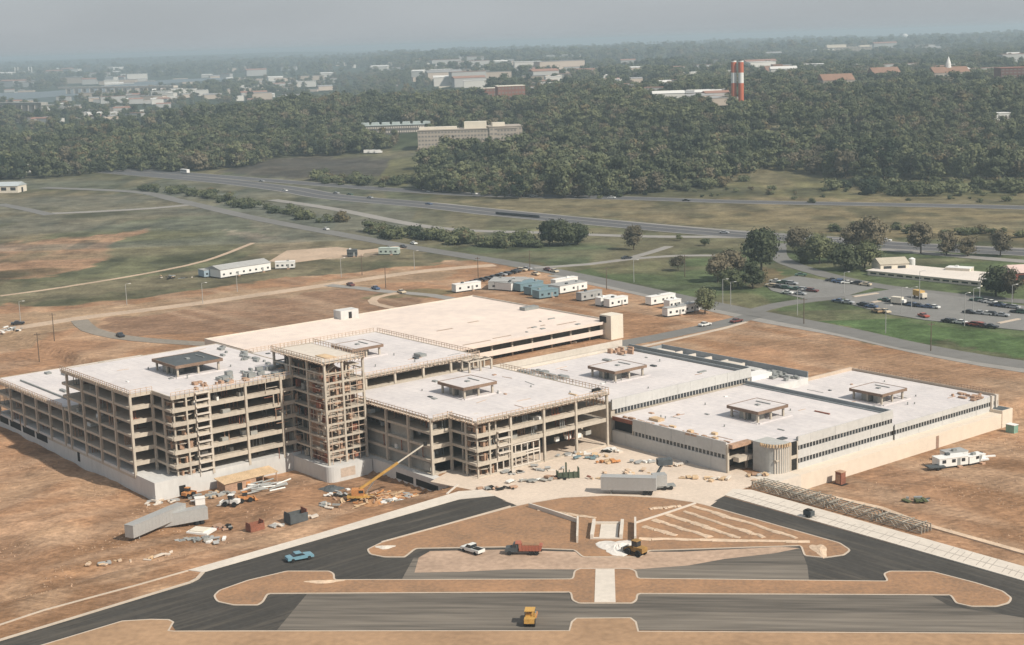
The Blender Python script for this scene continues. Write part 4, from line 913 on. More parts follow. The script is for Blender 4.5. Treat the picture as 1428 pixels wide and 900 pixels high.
def office_trailer(A, B, wd, h, m, label, group=None, roof=None, wins=4, name="office_trailer", pitched=False, cat="trailer"):
    a, b = np.array(Gt(*A)), np.array(Gt(*B)); d = (b - a)[:2]; L = np.linalg.norm(d); d /= L; nn = np.array([-d[1], d[0]])
    if nn[1] < 0: nn = -nn
    c = (a[:2] + b[:2]) / 2 + nn * wd / 2
    t = thing(name, label, cat, (c[0], c[1], float(height(*c))), math.atan2(d[1], d[0]), group)
    MB().box(-L/2, L/2, -wd/2, wd/2, .5, h).build("body", m, t); MB().box(-L/2 + .2, L/2 - .2, -wd/2 + .2, wd/2 - .2, 0, .5).build("skirting", DARK, t)
    r = MB()
    if pitched: r.add([(-L/2 - .3, -wd/2 - .3, h), (L/2 + .3, -wd/2 - .3, h), (L/2 + .3, wd/2 + .3, h), (-L/2 - .3, wd/2 + .3, h), (-L/2 - .3, 0, h + wd * .14), (L/2 + .3, 0, h + wd * .14)], [(0, 1, 5, 4), (2, 3, 4, 5), (0, 4, 3), (1, 2, 5), (3, 2, 1, 0)])
    else: r.box(-L/2 - .1, L/2 + .1, -wd/2 - .1, wd/2 + .1, h, h + .15)
    r.build("roof", roof or GRAVEL, t)
    for i in range(wins):
        x = -L/2 + L * (i + .5) / wins
        MB().box(x - .55, x + .55, -wd/2 - .03, -wd/2 + .1, 1.4, 2.3).build("window", GLASS, t)
    MB().box(L/2 - .1, L/2 + .03, -.5, .5, .5, 2.5).build("door", DARK, t)
    MB().box(L * .12, L * .12 + .95, -wd/2 - .04, -wd/2 + .1, .5, 2.4).build("door", STEEL, t); MB().box(L * .12 - .1, L * .12 + 1.1, -wd/2 - 1.1, -wd/2 - .05, 0, .45).build("steps", WOOD, t)
    if not pitched:
        for q_ in range(max(1, int(L * wd / 60))): MB().cbox(random.uniform(-L * .4, L * .4), random.uniform(-wd * .3, wd * .3), h + .45, 1.1, .9, .6).build("roof_unit", random.choice([STEEL, WHITE, SLATE]), t)
    return t
# -- front yard
LT1, _ = trailer((187, 756), (261, 731), 2.6, 1.0, 4.0, ALU, "semi_trailer", "nearer of two long grey box trailers on the dirt below the left basement wall", "trailer")
LT2, _ = trailer((213, 738), (291, 729.5), 2.6, 1.0, 4.0, ALU, "semi_trailer", "rear grey box trailer standing just behind the nearer one by the left basement wall", "trailer")
RT, _ = trailer((838, 690), (915, 692), 2.7, 1.15, 4.3, ALU, "semi_trailer", "lone grey box trailer parked across the sandy plaza above the garden bed", "trailer", z=.04)
x, y, z = Gt(918, 690)
t = thing("parked_truck", "truck with a raised dark hopper right behind the lone plaza trailer", "truck", (x + .3, y + 4, .04), 0.15)
MB().box(-1.3, 2.0, -1.3, 1.3, 1.1, 3.9).build("body", ALU, t); MB().box(-4, 4.2, -1.1, 1.1, .7, 1.1).build("chassis", STEEL, t)
mb = MB(); mb.beam((-1, 2, 1.0), (2.6, 4, 5.6), .5, .5); mb.build("boom", SLATE, t); MB().cbox(2.8, 4.2, 5.6, 3.6, 2.2, 1.4).build("hopper", SLATE, t)
for sx in (-3, 1.5, 3):
    for sy in (-1, 1): MB().wheel(sx, sy, .5, .5, .4).build("wheel", TYRE, t)
car(418, 781, ang((398, 783), (440, 775)), BLUEP, "light blue sedan driving along the left arm of the new asphalt road", k=1.12)
car(659, 771, ang((646, 766), (676, 775)) + pi, CAR['white'], "white pickup with a loaded bed standing left of the red dump truck", "pickup", k=1.08, cat="pickup")
# dump truck
x, y, z = Gt(732, 773)
t = thing("dump_truck", "faded red dump truck with a dark cab pointing left, parked below the garden bed", "truck", (x, y, .06), pi + hr); t.scale = (.88, .88, .88)
MB().box(-4.2, 4.2, -.5, .5, .75, 1.05).build("chassis", DARK, t)
mb = MB(); mb.profile([(1.6, 1.0), (1.6, 2.7), (2.7, 2.75), (3.1, 1.9), (4.6, 1.75), (4.7, .8), (1.6, .8)], -1.1, 1.1); c_ = mb.build("cab", SLATE, t)
mb = MB(); mb.profile([(1.9, 1.95), (1.95, 2.6), (2.65, 2.62), (2.98, 1.95)], -1.13, 1.13); mb.build("cab_window", GLASS, c_)
mb = MB(); mb.profile([(-4.4, 2.4), (-4.0, 1.1), (1.3, 1.1), (1.3, 2.9), (.9, 2.9), (.9, 2.4)], -1.25, 1.25); c_ = mb.build("dump_body", REDP, t)
rb = MB()
for xx in np.arange(-3.6, 1.2, .8): rb.box(xx - .07, xx + .07, -1.32, 1.32, 1.2, 2.5)
rb.build("rib", REDP, c_); MB().box(.9, 2.2, -1.2, 1.2, 2.85, 3.0).build("cab_guard", REDP, c_)
MB().box(-3.6, .6, -1.0, 1.0, 2.38, 2.62).build("load", DIRT, c_)
for sx in (3.6, -1.6, -2.9):
    for sy in (-1, 1): MB().wheel(sx, sy * 1.0, .52, .54, .45).build("wheel", TYRE, t)
# road roller
x, y, z = Gt(740, 873)
t = thing("road_roller", "yellow road roller working near the bottom edge of the lower asphalt lane", "roller", (x, y + 1.4, .05), pi / 2 + hr)
MB().wheel(2.1, 0, .75, .75, 1.8, 18).build("drum", STEEL, t)
mb = MB(); mb.box(-2.6, .7, -.95, .95, .8, 1.7); mb.box(-1.0, .4, -.8, .8, 1.7, 2.1); mb.build("body", YEL, t)
fr = MB(); fr.box(.7, 3.0, -1.12, -.95, .7, 1.1); fr.box(.7, 3.0, .95, 1.12, .7, 1.1); fr.box(2.9, 3.1, -1.12, 1.12, .7, 1.1); fr.build("drum_frame", ORG, t)
for sy in (-1, 1): MB().wheel(-1.7, sy * .8, .7, .7, .5).build("wheel", TYRE, t)
MB().box(-1.5, .7, -.95, .95, 2.75, 2.87).build("canopy", YEL, t); cp = MB()
for a, b in ((-1.4, -.85), (.6, -.85), (-1.4, .85), (.6, .85)): cp.box(a - .05, a + .05, b - .05, b + .05, 1.7, 2.75)
cp.build("canopy_post", DARK, t); MB().box(-.5, .1, -.3, .3, 1.6, 2.0).build("seat", DARK, t)
# wheel loader and stone dust heap
def loader(px, py, rz, paint, label, k=1.0, cat="loader", bucket=STEEL, name="wheel_loader", dz=.05):
    x, y, z = Gt(px, py); t = thing(name, label, cat, (x, y, z + dz), rz)
    mb = MB(); mb.box(-2.4*k, -.2*k, -.9*k, .9*k, .9*k, 1.9*k); mb.box(-.2*k, 1.3*k, -.6*k, .6*k, .8*k, 1.5*k); mb.build("body", paint, t)
    c = MB().box(-.9*k, .4*k, -.7*k, .7*k, 1.9*k, 3.0*k).build("cab", GLASS, t); MB().box(-1.0*k, .5*k, -.8*k, .8*k, 3.0*k, 3.12*k).build("cab_roof", paint, c)
    ar = MB(); ar.beam((.4*k, -.5*k, 1.7*k), (2.6*k, -.5*k, .9*k), .2*k, .3*k); ar.beam((.4*k, .5*k, 1.7*k), (2.6*k, .5*k, .9*k), .2*k, .3*k); ar.build("lift_arm", paint, t)
    bk = MB(); bk.profile([(2.5*k, .25*k), (2.4*k, 1.3*k), (2.7*k, 1.35*k), (2.75*k, .6*k), (3.6*k, .25*k)], -1.2*k, 1.2*k); bk.build("bucket", bucket, t)
    for sx in (-1.4, 1.2):
        for sy in (-1, 1): MB().wheel(sx * k, sy * .95 * k, .7*k, .7*k, .5*k).build("wheel", TYRE, t)
    return t
loader(886, 774, 2.4, mat("worn brown yellow", (.34, .20, .07), .8, .3, 2), "brownish yellow loader beside the white heap at the foot of the garden bed", 1.05)
def heap(px, py, rx, ry, h, m, label, name="sand_heap", cat="heap", n=26, seed=0, rz=0.0, dz=0):
    x, y, z = Gt(px, py); vs_ = []; fs_ = []; rg = random.Random(seed + int(px)); rows = 7
    for j in range(rows + 1):
        f = j / rows
        for i in range(n):
            a = 2 * pi * i / n; rr = f * (1 + .28 * sin(3 * a + seed) * rg.uniform(.5, 1.2)); zz = h * (1 - f) ** 1.2 * (1 + rg.uniform(-.28, .28)) if j else h
            vs_.append((rx * rr * cos(a), ry * rr * sin(a), max(zz, -.5) if f < 1 else -.6))
    for j in range(rows):
        for i in range(n): a = j * n + i; b = j * n + (i + 1) % n; fs_.append((a, a + n, b + n, b))
    mb = MB(); mb.add(vs_, fs_); o = mb.build(name, m); o.location = (x, y, z + dz); o.rotation_euler = (0, 0, rz); return tag(o, label, cat)
heap(862, 764, 4.8, 5.5, .8, mat("white stone dust", (.66, .62, .57), 1, .12, .5), "spread white heap of stone dust at the foot of the garden bed", dz=.15)
heap(1143, 768, 1.8, 4.5, .35, DIRTP, "pale streak of rubble on the right tip of the garden bed", dz=.15, name="rubble_heap")
heap(537, 764, 2.4, 1.4, .35, CONCL, "small pale rubble heap at the left tip of the garden bed", dz=.12, name="rubble_heap")
heap(452, 812, 4.5, 1.1, .3, DIRTP, "flat pale rubble near the left end of the long traffic island", dz=.12, name="rubble_heap")
heap(735, 775, 3, 1.5, .3, DIRTP, "tiny pale sand patch behind the wheels of the red dump truck", dz=.1) if False else None
# timber shack, lumber and machines by the left block
x, y, z = Gt(329, 683)
t = thing("site_shack", "brown plywood shack with a tan flat roof against the left basement wall", "shack", (x, y + 1.5, z - .2), VANG)
MB().box(-4.5, 4.5, -2.2, 2.2, 0, 2.6).build("wall", WOOD, t); mb = MB(); mb.add([(-5, -2.6, 2.6), (11, -2.4, 2.7), (11, 2.4, 3.3), (-5, 2.6, 3.1), (-5, -2.6, 2.8), (11, -2.4, 2.9), (11, 2.4, 3.5), (-5, 2.6, 3.3)], [(3, 2, 1, 0), (4, 5, 6, 7), (0, 1, 5, 4), (1, 2, 6, 5), (2, 3, 7, 6), (3, 0, 4, 7)]); mb.build("roof", WOODL, t)
for xx in (6.5, 10.5): MB().box(xx, xx + .25, -2.2, -1.95, 0, 2.7).build("post", WOOD, t)
MB().box(-1, .4, -2.24, -2.1, 0, 2.1).build("door", DARK, t); MB().box(1.6, 2.8, -2.24, -2.1, 1.0, 1.9).build("window", ORG, t)
def litter(px, py, rx, ry, n, mats, label, name, cat, long=False, hmax=.8, rz=0.0, smin=.4, smax=2.2):
    """loose pile: every visible piece is a part of the pile"""
    x, y, z = Gt(px, py); t = thing(name, label, cat, (x, y, z), rz)
    for i in range(n):
        u = random.gauss(0, .45) * rx; v = random.gauss(0, .45) * ry; zz = random.uniform(.05, hmax); a = random.uniform(0, pi) if not long else random.gauss(0, .25)
        L = random.uniform(smin, smax) * (2.2 if long else 1); q = MB(); d = (cos(a) * L / 2, sin(a) * L / 2)
        q.beam((u - d[0], v - d[1], zz + .1), (u + d[0], v + d[1], zz + .1 + random.uniform(-.15, .3)), random.uniform(.15, .5) if long else random.uniform(.4, 1.4), random.uniform(.12, .5))
        q.build("plank" if long else "piece", random.choice(mats), t)
    return t
x, y, z = Gt(367, 682)
t = thing("pipe_stack", "jumbled stack of grey pipes right of the plywood shack", "pipe stack", (x, y, z), .5)
for i in range(26):
    a = random.gauss(0, .2); u = random.gauss(0, 3); v = random.gauss(0, 2.0); q = MB(); q.beam((u - 2.2 * cos(a), v - 2.2 * sin(a), .3 + random.uniform(0, 1)), (u + 2.2 * cos(a), v + 2.2 * sin(a), .3 + random.uniform(0, 1)), .42, .42, n=8); q.build("pipe", random.choice([STEEL, WHITE, GRAVEL]), t)
loader(322, 706, 2.9, WHITE, "small white loader on the dirt in front of the plywood shack", .95, bucket=WHITE)
loader(343, 700, .4, ORG, "orange loader with its bucket lowered right of the small white loader", .85, bucket=ORG)
loader(263, 693, 1.1, ORG, "orange lift machine close to the small door of the left basement wall", .8, bucket=ORG)
litter(281, 697, 4, 3, 14, [WHITE, STEEL, GRAVEL, WOODL], "scattered white and grey crates between the orange lift machine and the shack", "crate_pile", "pile", hmax=.7)
x, y, z = Gt(279, 703)
t = thing("material_box", "white box standing just above the rear grey trailer", "box", (x, y, z), .3); MB().box(-1.2, 1.2, -1, 1, 0, 1.6).build("body", WHITE, t); MB().box(-1.3, 1.3, -1.1, 1.1, 1.6, 1.75).build("lid", WHITE, t)
x, y, z = Gt(281, 742)
t = thing("sheet_stack", "bright white stack of sheets beside the right end of the nearer grey trailer", "stack", (x, y, z), -.35)
MB().box(-2.8, 2.8, -2.2, 2.2, 0, .5).build("sheet_pack", WHITE, t); MB().box(-2.2, 1.6, -1.8, 1.4, .5, .8).build("sheet_pack", CREAM, t)
litter(268, 753, 5, 2.5, 14, [STEEL, GRAVEL, BLOCK], "grey panels lying below the white sheet stack", "panel_pile", "pile", hmax=.2, smax=3)
litter(300, 755, 3, 1.8, 8, [WHITE, GRAVEL, STEEL], "pale offcuts lying right of the grey panels", "panel_pile", "pile", hmax=.2)
litter(312, 738, 3.6, 2.4, 14, [RUST, STEEL, DARK, WOOD], "dark scrap heap right of the white sheet stack", "scrap_pile", "pile", hmax=.8)
litter(222, 700, 5, 3, 14, [DIRTP, GRAVEL, CONCL], "broken pale rubble at the foot of the left basement corner", "rubble_pile", "pile", hmax=.3)
litter(305, 690, 5, 2.5, 16, [STEEL, GRAVEL, BLOCK, WOODL], "grey boards strewn along the left basement wall", "board_pile", "pile", hmax=.5)
def dumpster(px, py, rz, label, m=SLATE, k=1.0):
    x, y, z = Gt(px, py); t = thing("open_bin", label, "bin", (x, y, z), rz)
    for s in (-1, 1): MB().box(-2.2 * k, 2.2 * k, s * 1.3 * k - .12, s * 1.3 * k + .12, 0, 1.9 * k).build("side_panel", m, t)
    MB().box(-2.2 * k, -2.0 * k, -1.2 * k, 1.2 * k, 0, 2.4 * k).build("end_panel", m, t); MB().box(2.0 * k, 2.2 * k, -1.2 * k, 1.2 * k, 0, 2.6 * k).build("end_panel", RUST, t)
    MB().box(-2 * k, 2 * k, -1.18 * k, 1.18 * k, .02, .9 * k).build("load", random.choice([DIRTP, WOODL]), t); return t
dumpster(356, 739, VANG, "smaller brown open bin left on the dirt above the left sidewalk", RUST, .85)
dumpster(413, 727, VANG, "larger dark open bin nearest the left sidewalk", SLATE, 1.1)
litter(386, 733, 2.5, 1.6, 7, [CONCL, GRAVEL], "few pale slabs lying between the two open bins", "slab_pile", "pile", hmax=.2)
litter(432, 722, 3, 1.4, 6, [CONCL, DIRTP], "pale slabs lying right of the larger dark bin", "slab_pile", "pile", hmax=.2)
litter(458, 707, 4.5, 2.5, 12, [CONCL, GRAVEL, STEEL], "grey rubble between the larger bin and the boom crane", "rubble_pile", "pile", hmax=.5)
litter(150, 786, 5, 2, 10, [GRAVEL, DIRTP, WOODL], "scattered pale boards lying on the dirt below the two grey trailers", "board_pile", "pile", hmax=.2)
litter(222, 777, 3.5, .8, 8, [CONCL, WOODL], "short row of pale timbers on the dirt above the left kerb", "board_pile", "pile", hmax=.3, long=True, rz=VANG)
# timber heap and boom crane by the tower
x, y, z = Gt(527, 697)
t = thing("lumber_heap", "large orange-brown heap of loose timber around the boom crane", "heap", (x, y, z), .2)
for i in range(90):
    u = random.gauss(0, 4.6); v = random.gauss(0, 3.0); zz = max(.1, 1.9 * math.exp(-(u / 6) ** 2 - (v / 3.5) ** 2) * random.uniform(.4, 1)); a = random.gauss(.4, .8); L = random.uniform(1.2, 3.6)
    q = MB(); q.beam((u - cos(a) * L/2, v - sin(a) * L/2, zz), (u + cos(a) * L/2, v + sin(a) * L/2, zz + random.uniform(-.3, .5)), random.uniform(.15, .6), random.uniform(.08, .25)); q.build("plank", random.choice([WOODL, WOODL, WOOD, ORG]), t)
heap(530, 697, 8.5, 6, 1.3, mat("orange clay", (.40, .22, .11), 1, .25, .7), "orange clay mound under the loose timber", name="clay_mound")
x, y, z = Gt(503, 698)
t = thing("boom_crane", "yellow mobile crane with its long lattice boom raised over the timber heap", "crane", (x, y, z), 0)
tip = np.array([*G(593, 619, 9.5), 9.5]) - np.array([x, y, z]); tip[0:2] *= 1.0
MB().cbox(0, 0, 1.2, 6.5, 2.4, .6).build("carrier", YEL, t); MB().cbox(-.6, 0, 2.2, 3.0, 2.3, 1.6).build("cab", ORG, t); MB().cbox(.3, -1.16, 2.5, 1.2, .05, .7).build("cab_window", GLASS, t)
for sx in (-2.4, -1.2, 1.2, 2.4):
    for sy in (-1, 1): MB().wheel(sx, sy * 1.0, .5, .5, .4).build("wheel", TYRE, t)
base = Vector((0, 0, 3.0)); tipv = Vector(tip); dv = (tipv - base); sd_ = dv.cross(Vector((0, 0, 1))).normalized(); up_ = sd_.cross(dv).normalized()
bm_ = MB(); mid = base + dv * .58
bm_.beam(base, mid, .55, .6); b1 = bm_.build("boom", YEL, t)
q = MB(); q.beam(mid - dv * .04, tipv, .30, .32); q.build("boom_extension", CREAM, b1)
q = MB(); q.beam(Vector((0, 0, 1.6)) + Vector((dv.x, dv.y, 0)) * .08, base + dv * .25, .3, .3); q.build("lift_cylinder", CHROME, b1)
q = MB(); q.cbox(*tipv, .9, .5, .9); q.build("boom_head", DARK, b1)
litter(470, 692, 3.6, 2.6, 16, [WHITE, GRAVEL, STEEL, DARK], "white sacks and drums left of the boom crane", "sack_pile", "pile", hmax=1.0)
litter(548, 700, 3.5, 2.4, 12, [WHITE, GRAVEL, BLOCK], "white bundles on the right of the timber heap", "bundle_pile", "pile", hmax=.6)
litter(575, 692, 4, 2, 10, [WOODL, GRAVEL, WHITE], "boards near the sunken basement windows of the middle block", "board_pile", "pile", hmax=.3)
heap(462, 683, 3.6, 2.2, 1.2, SLATE, "dark gravel heap at the foot of the tower basement wall", name="gravel_heap")
# retaining wall of the sunken yard
t = thing("retaining_wall", "low concrete wall with a sunlit end closing the sunken yard by the middle block", "wall", (0, 0, 0)); mb = MB()
a, b = uvw(-.5, -1.2), uvw(4.0, -8.0); mb.beam((*a, -2.1), (*b, -2.1), .5, 4.6); mb.build("wall", CONCL, t)
# plaza objects
x, y, _ = Gt(792, 666)
t = thing("formwork_cage", "dark green formwork cage standing alone on the sandy plaza", "formwork", (x, y, .05), .1)
for sx in (-2.6, -1.2, .2, 1.4, 2.6): MB().box(sx - .12, sx + .12, -1.3, -1.1, 0, 2.0 + random.uniform(-.2, .8)).build("stake", mat("dark green paint", (.08, .10, .07), .8, .3, 1), t)
MB().box(-2.8, 2.8, -1.1, -.9, .1, 1.6).build("panel", MATS["dark green paint"], t); MB().box(-2.8, -2.6, -.9, 1.3, .1, 1.7).build("panel", MATS["dark green paint"], t); MB().box(2.6, 2.8, -.9, 1.3, .1, 2.3).build("panel", MATS["dark green paint"], t)
MB().box(-.7, -.3, -.8, -.4, 0, 4.0).build("post", MATS["dark green paint"], t)
for px, py, n_, ms, lb, rx, ry in [
    (688, 682, 10, [STEEL, DARK, WOOD], "dark bricks and tools strewn before the middle block stair", 5, 1.6), (735, 672, 12, [STEEL, BLOCK, WHITE], "row of small blocks on the plaza left of the green cage", 6, 1.2),
    (760, 655, 10, [CONCL, GRAVEL], "pale slabs behind the green cage", 5, 2), (775, 668, 6, [WOOD, DARK], "few dark boards just left of the green cage", 2.6, 1), (806, 636, 12, [WHITE, GRAVEL, WOODL], "white bundles under the front slabs of the middle block", 6, 2),
    (830, 640, 10, [TEAL, GRAVEL, WOODL], "bluish crates near the last slim column", 4, 2.5), (850, 630, 10, [WHITE, CONCL, DARK], "white packs by the end column of the middle block", 4, 1.6), (850, 645, 10, [WOODL, ORG], "orange timber on the plaza before the right grey wall", 5, 2),
    (875, 660, 12, [DIRTP, WOODL, CONCL], "tan rubble behind the lone plaza trailer", 8, 2), (905, 645, 10, [WHITE, GRAVEL], "long white boards near the right grey wall", 6, 1.6), (935, 650, 8, [CONCL, DIRTP], "pale rubble halfway along the right grey wall", 5, 1.5),
    (960, 668, 8, [DIRTP, WOODL], "tan rubble on the plaza right of the trailer", 3.5, 1.2), (845, 668, 10, [WOODL, RUST, DIRTP], "brown boards just left above the plaza trailer", 4, 1.4), (1000, 670, 8, [CONCL, WOODL], "pale offcuts near the corner of the right grey wall", 4, 1.2),
    (720, 660, 12, [CONCL, GRAVEL, DARK], "grey blocks below the window framing of the middle block", 5, 1.4), (1080, 672, 14, [WOODL, STEEL, DARK, CONCL], "mixed offcuts below the rounded corner stair", 4.5, 2), (1050, 664, 10, [WOODL, WOOD, GRAVEL], "brown offcuts left of the rounded corner stair", 4.5, 1.4)]:
    litter(px, py, rx, ry, n_, ms, lb, "material_pile", "pile", hmax=.5)
for i, (px, py) in enumerate([(700, 655), (712, 650), (745, 640), (670, 672)]):
    x, y, _ = Gt(px, py)
# steel joist stacks along the right pavement
def joists(u0, u1, v0, v1, label, n=6, m=None, hh=1.5):
    t = block("joist_stack", label, "steel joists", u0, v0); L = u1 - u0; W_ = v1 - v0; m = m or mat("joist primer", (.34, .31, .26), .8, .3, 1)
    z0 = float(height(*uvw((u0 + u1) / 2, (v0 + v1) / 2))) + .25; t.location.z = z0
    for i in range(n):
        y = W_ * (i + .5) / n; q = MB(); q.beam((0, y, 0), (L, y, 0), .16, .16); q.beam((0, y, hh), (L, y, hh), .16, .16)
        k = int(L / 1.6)
        for j in range(k): a, b = L * j / k, L * (j + 1) / k; q.beam((a, y, 0 if j % 2 else hh), (b, y, hh if j % 2 else 0), .12, .12)
        for xx in (0.1, L - .1): q.beam((xx, y, 0), (xx, y, hh), .2, .2)
        q.build("joist", m, t)
    for xx in np.arange(1, L, 3.2): MB().box(xx, xx + .2, 0, W_, hh + .1, hh + .25).build("spacer", mat("joist yellow", (.42, .35, .18), .8, .2, 1) if random.random() < .15 else m, t)
joists(52.5, 74.5, 46.6, 51.8, "longest stack of steel roof joists, nearest the rounded corner stair", 5)
joists(75.2, 88, 46.6, 51.4, "middle stack of steel roof joists on the right pavement verge", 4)
joists(88.8, 101, 46.8, 51.2, "last stack of steel roof joists farthest from the buildings", 4)
x, y, _ = Gt(1128, 722)
t = thing("compressor", "small dark compressor standing on the right pavement beside the asphalt", "machine", (x, y, .16), UANG)
MB().box(-1.1, 1.1, -.7, .7, .4, 1.5).build("body", SLATE, t); MB().box(-.8, .6, -.6, .6, 1.5, 1.75).build("hood", DARK, t); MB().box(1.1, 2.2, -.06, .06, .45, .55).build("tow_bar", STEEL, t)
for sy in (-1, 1): MB().wheel(0, sy * .75, .35, .35, .2).build("wheel", TYRE, t)
x, y, z = Gt(1172, 675)
t = thing("portable_toilet", "brown portable toilet standing against the sunlit right basement wall", "toilet", (x, y, z), UANG)
MB().box(-.9, .9, -.9, .9, .1, 3.1).build("body", RUST, t); MB().box(-1, 1, -1, 1, 3.1, 3.3).build("roof", WOOD, t); MB().box(-.6, .6, -.95, -.88, .3, 2.6).build("door", WOOD, t); MB().box(-1.4, 1.6, -1.3, 1.2, 0, .1).build("pallet", DARK, t)
heap(1190, 672, 5, 3, .8, DIRT, "brown dirt heap beside the portable toilet", name="dirt_heap") if False else None
litter(1283, 700, 3.4, 2, 14, [SLATE, STEEL, mat("weeds", (.09, .10, .05), 1, .3, 2)], "dark weedy scrap on the dirt below the white trailers", "scrap_pile", "pile", hmax=.5)
# white trailers on the right
office_trailer((1310, 655), (1350, 650), 3.4, 2.6, WHITE, "front white trailer with small dark windows in the group on the right dirt", roof=WHITE, wins=3)
office_trailer((1322, 647), (1350, 643), 3.6, 2.7, WHITE, "rear white trailer half hidden in the group on the right dirt", roof=GRAVEL, wins=1)
office_trailer((1352, 650), (1374, 645), 2.8, 2.2, WHITE, "rightmost short white trailer in the group on the right dirt", roof=WHITE, wins=1)
litter(1352, 644, 5, 2.0, 12, [WHITE, WHITE, GRAVEL], "loose white panels heaped among the white trailers on the right dirt", "panel_pile", "pile", hmax=2.2, smin=1.5, smax=3.5)
x, y, z = Gt(1308, 655)
t = thing("flat_trailer", "low dark flat trailer at the left end of the white trailers", "trailer", (x, y, z), .2); MB().box(-3, 1.5, -1.3, 1.3, .8, 1.1).build("bed", SLATE, t)
for sy in (-1, 1): MB().wheel(-.5, sy * 1.1, .45, .45, .3).build("wheel", TYRE, t)
x, y, z = Gt(1411, 603)
t = thing("site_box", "small green site box at the far right end of the sunlit basement wall", "box", (x, y, z), UANG); GT_ = mat("green box paint", (.20, .33, .26), .7, .15, 1)
MB().box(-1.3, 1.3, -1.0, 1.0, 0, 2.2).build("body", GT_, t); MB().box(-1.4, 1.4, -1.1, 1.1, 2.2, 2.35).build("lid", WHITE, t)
# behind the middle block
trailer((664, 499), (694, 494), 2.8, 1, 3.8, ALU, "semi_trailer", "grey trailer just right of the open post bay behind the middle block", "trailer")
trailer((694, 494), (710, 491.5), 2.8, 1, 3.8, WHITE, "semi_trailer", "white-ended trailer behind the middle block, second from the post bay", "trailer", gear=False)
trailer((718, 492), (757, 485), 2.8, 1, 3.9, ALU, "semi_trailer", "long pale trailer in the alley below the garage front", "trailer")
litter(775, 478, 7, 2, 16, [WHITE, WOODL, CREAM], "row of white packages along the foot of the garage front", "package_pile", "pile", hmax=1)

# stones and clods on the bare soil (uncountable: one object)
rs = np.random.default_rng(77); N = 9000
a = np.where(rs.random(N) < .62, rs.uniform(-150, 1, N), rs.uniform(57, 150, N)); b = np.where(a < 2, rs.uniform(-135, -6, N), rs.uniform(53, 150, N))
k = ((a < 1) & (b < -58)) | ((a > -53) & (a < 1) & (b < -5)) | (a > 56)
x = (a + U0) * AA[0] + (b + V0) * BB[0]; y = (a + U0) * AA[1] + (b + V0) * BB[1]; k &= vnoise(x / 9, y / 9, 91) > .55
x, y = x[k], y[k]; z = height(x, y); mb = MB()
for x_, y_, z_ in zip(x, y, z):
    s_ = rs.uniform(.10, .38) ; mb.add([(x_ + s_ * rs.uniform(.6, 1.3) * c_, y_ + s_ * rs.uniform(.6, 1.3) * d_, z_ - .05) for c_, d_ in ((1, 0), (0, 1), (-1, 0), (0, -1))] + [(x_, y_, z_ + s_ * rs.uniform(.4, 1.1))], [(0, 1, 4), (1, 2, 4), (2, 3, 4), (3, 0, 4)])
tag(mb.build("stones", mat("clods and stones", (.36, .24, .16), 1, .35, .3)), kind='stuff')
# ------------------------------------------------------------------ trailer camps, cars, lamps, far buildings
VA = VANG
office_trailer((636, 409), (671, 404), 3.4, 3.6, WHITE, "long white trailer at the left end of the trailer camp behind the garage", roof=WHITE, wins=3)
for i, (A, B, m, rf, lb) in enumerate([
    ((681, 405), (727, 405), GRAVEL, GRAVEL, "grey hall of joined trailers on the left side of the trailer camp"),
    ((713, 407), (745, 399), WHITE, GRAVEL, "white-fronted trailer closing the right side of the grey trailer hall"),
    ((726, 408), (758, 403), TEAL, TEAL, "upper teal trailer roof between the two white trailer groups"),
    ((741, 413), (765, 409), TEAL, TEAL, "middle teal trailer stepping down towards the garage"),
    ((752, 418), (779, 414), TEAL, TEAL, "lowest teal trailer with a white end, nearest the garage"),
    ((781, 411), (819, 404), WHITE, GRAVEL, "long white trailer on the right side of the trailer camp"),
    ((775, 402), (806, 397), WHITE, WHITE, "white trailer behind the long white one in the camp"),
    ((811, 421), (840, 416), GRAVEL, GRAVEL, "grey trailer right of the camp, above the garage corner tower"),
    ((838, 428), (860, 424), WHITE, WHITE, "left of two short white trailers above the garage corner tower"),
    ((850, 430), (876, 425), WHITE, WHITE, "right of two short white trailers above the garage corner tower"),
    ((908, 427), (942, 421), WHITE, WHITE, "white trailer standing left of the round tree by the road"),
    ((934, 432), (950, 429), WHITE, WHITE, "small white trailer below the one left of the round tree"),
    ((931, 443), (957, 439), WHITE, GRAVEL, "nearest white trailer in front of the round tree"),
    ((955, 438), (976, 434), WHITE, GRAVEL, "white trailer half under the round tree")]):
    wd = {0: 13, 1: 9, 2: 9, 3: 5, 4: 5, 5: 8}.get(i, 3.4)
    office_trailer(A, B, wd, 3.5 if wd < 12 else 3.8, m, lb, roof=rf, wins=3, name="office_trailer" if wd < 12 else "site_hall")
for i, (A, B, m, lb, wd) in enumerate([((285, 388), (318, 384), mat("blue shed paint", (.30, .38, .44), .7, .1, 1), "bluish shed at the left end of the long white depot row", 7), ((308, 389), (345, 383), WHITE, "left half of the long white depot row on the far left field", 12),
    ((345, 383), (378, 378), WHITE, "right half of the long white depot row on the far left field", 12), ((384, 376), (411, 375), WHITE, "small white depot trailer just right of the long depot row", 4),
    ((484, 359), (498, 358.5), SLATE, "dark little box trailer on the pale yard up left", 4), ((528, 356), (555, 356), mat("pale green paint", (.45, .52, .47), .7, .1, 1), "pale green box trailer beside the diagonal main road", 4)]):
    office_trailer(A, B, wd, 4.2 if i in (1, 2) else 3.6, m, lb, roof=GRAVEL if i in (0, 1, 2) else m, wins=4, name="depot_shed" if i < 3 else "box_trailer", cat="shed" if i < 3 else "trailer", pitched=i in (1, 2))
litter(245, 389, 9, 3, 14, [STEEL, CONCL, WOODL, DARK], "scattered depot goods left of the bluish shed", "depot_goods", "pile", hmax=1.4, smax=4)
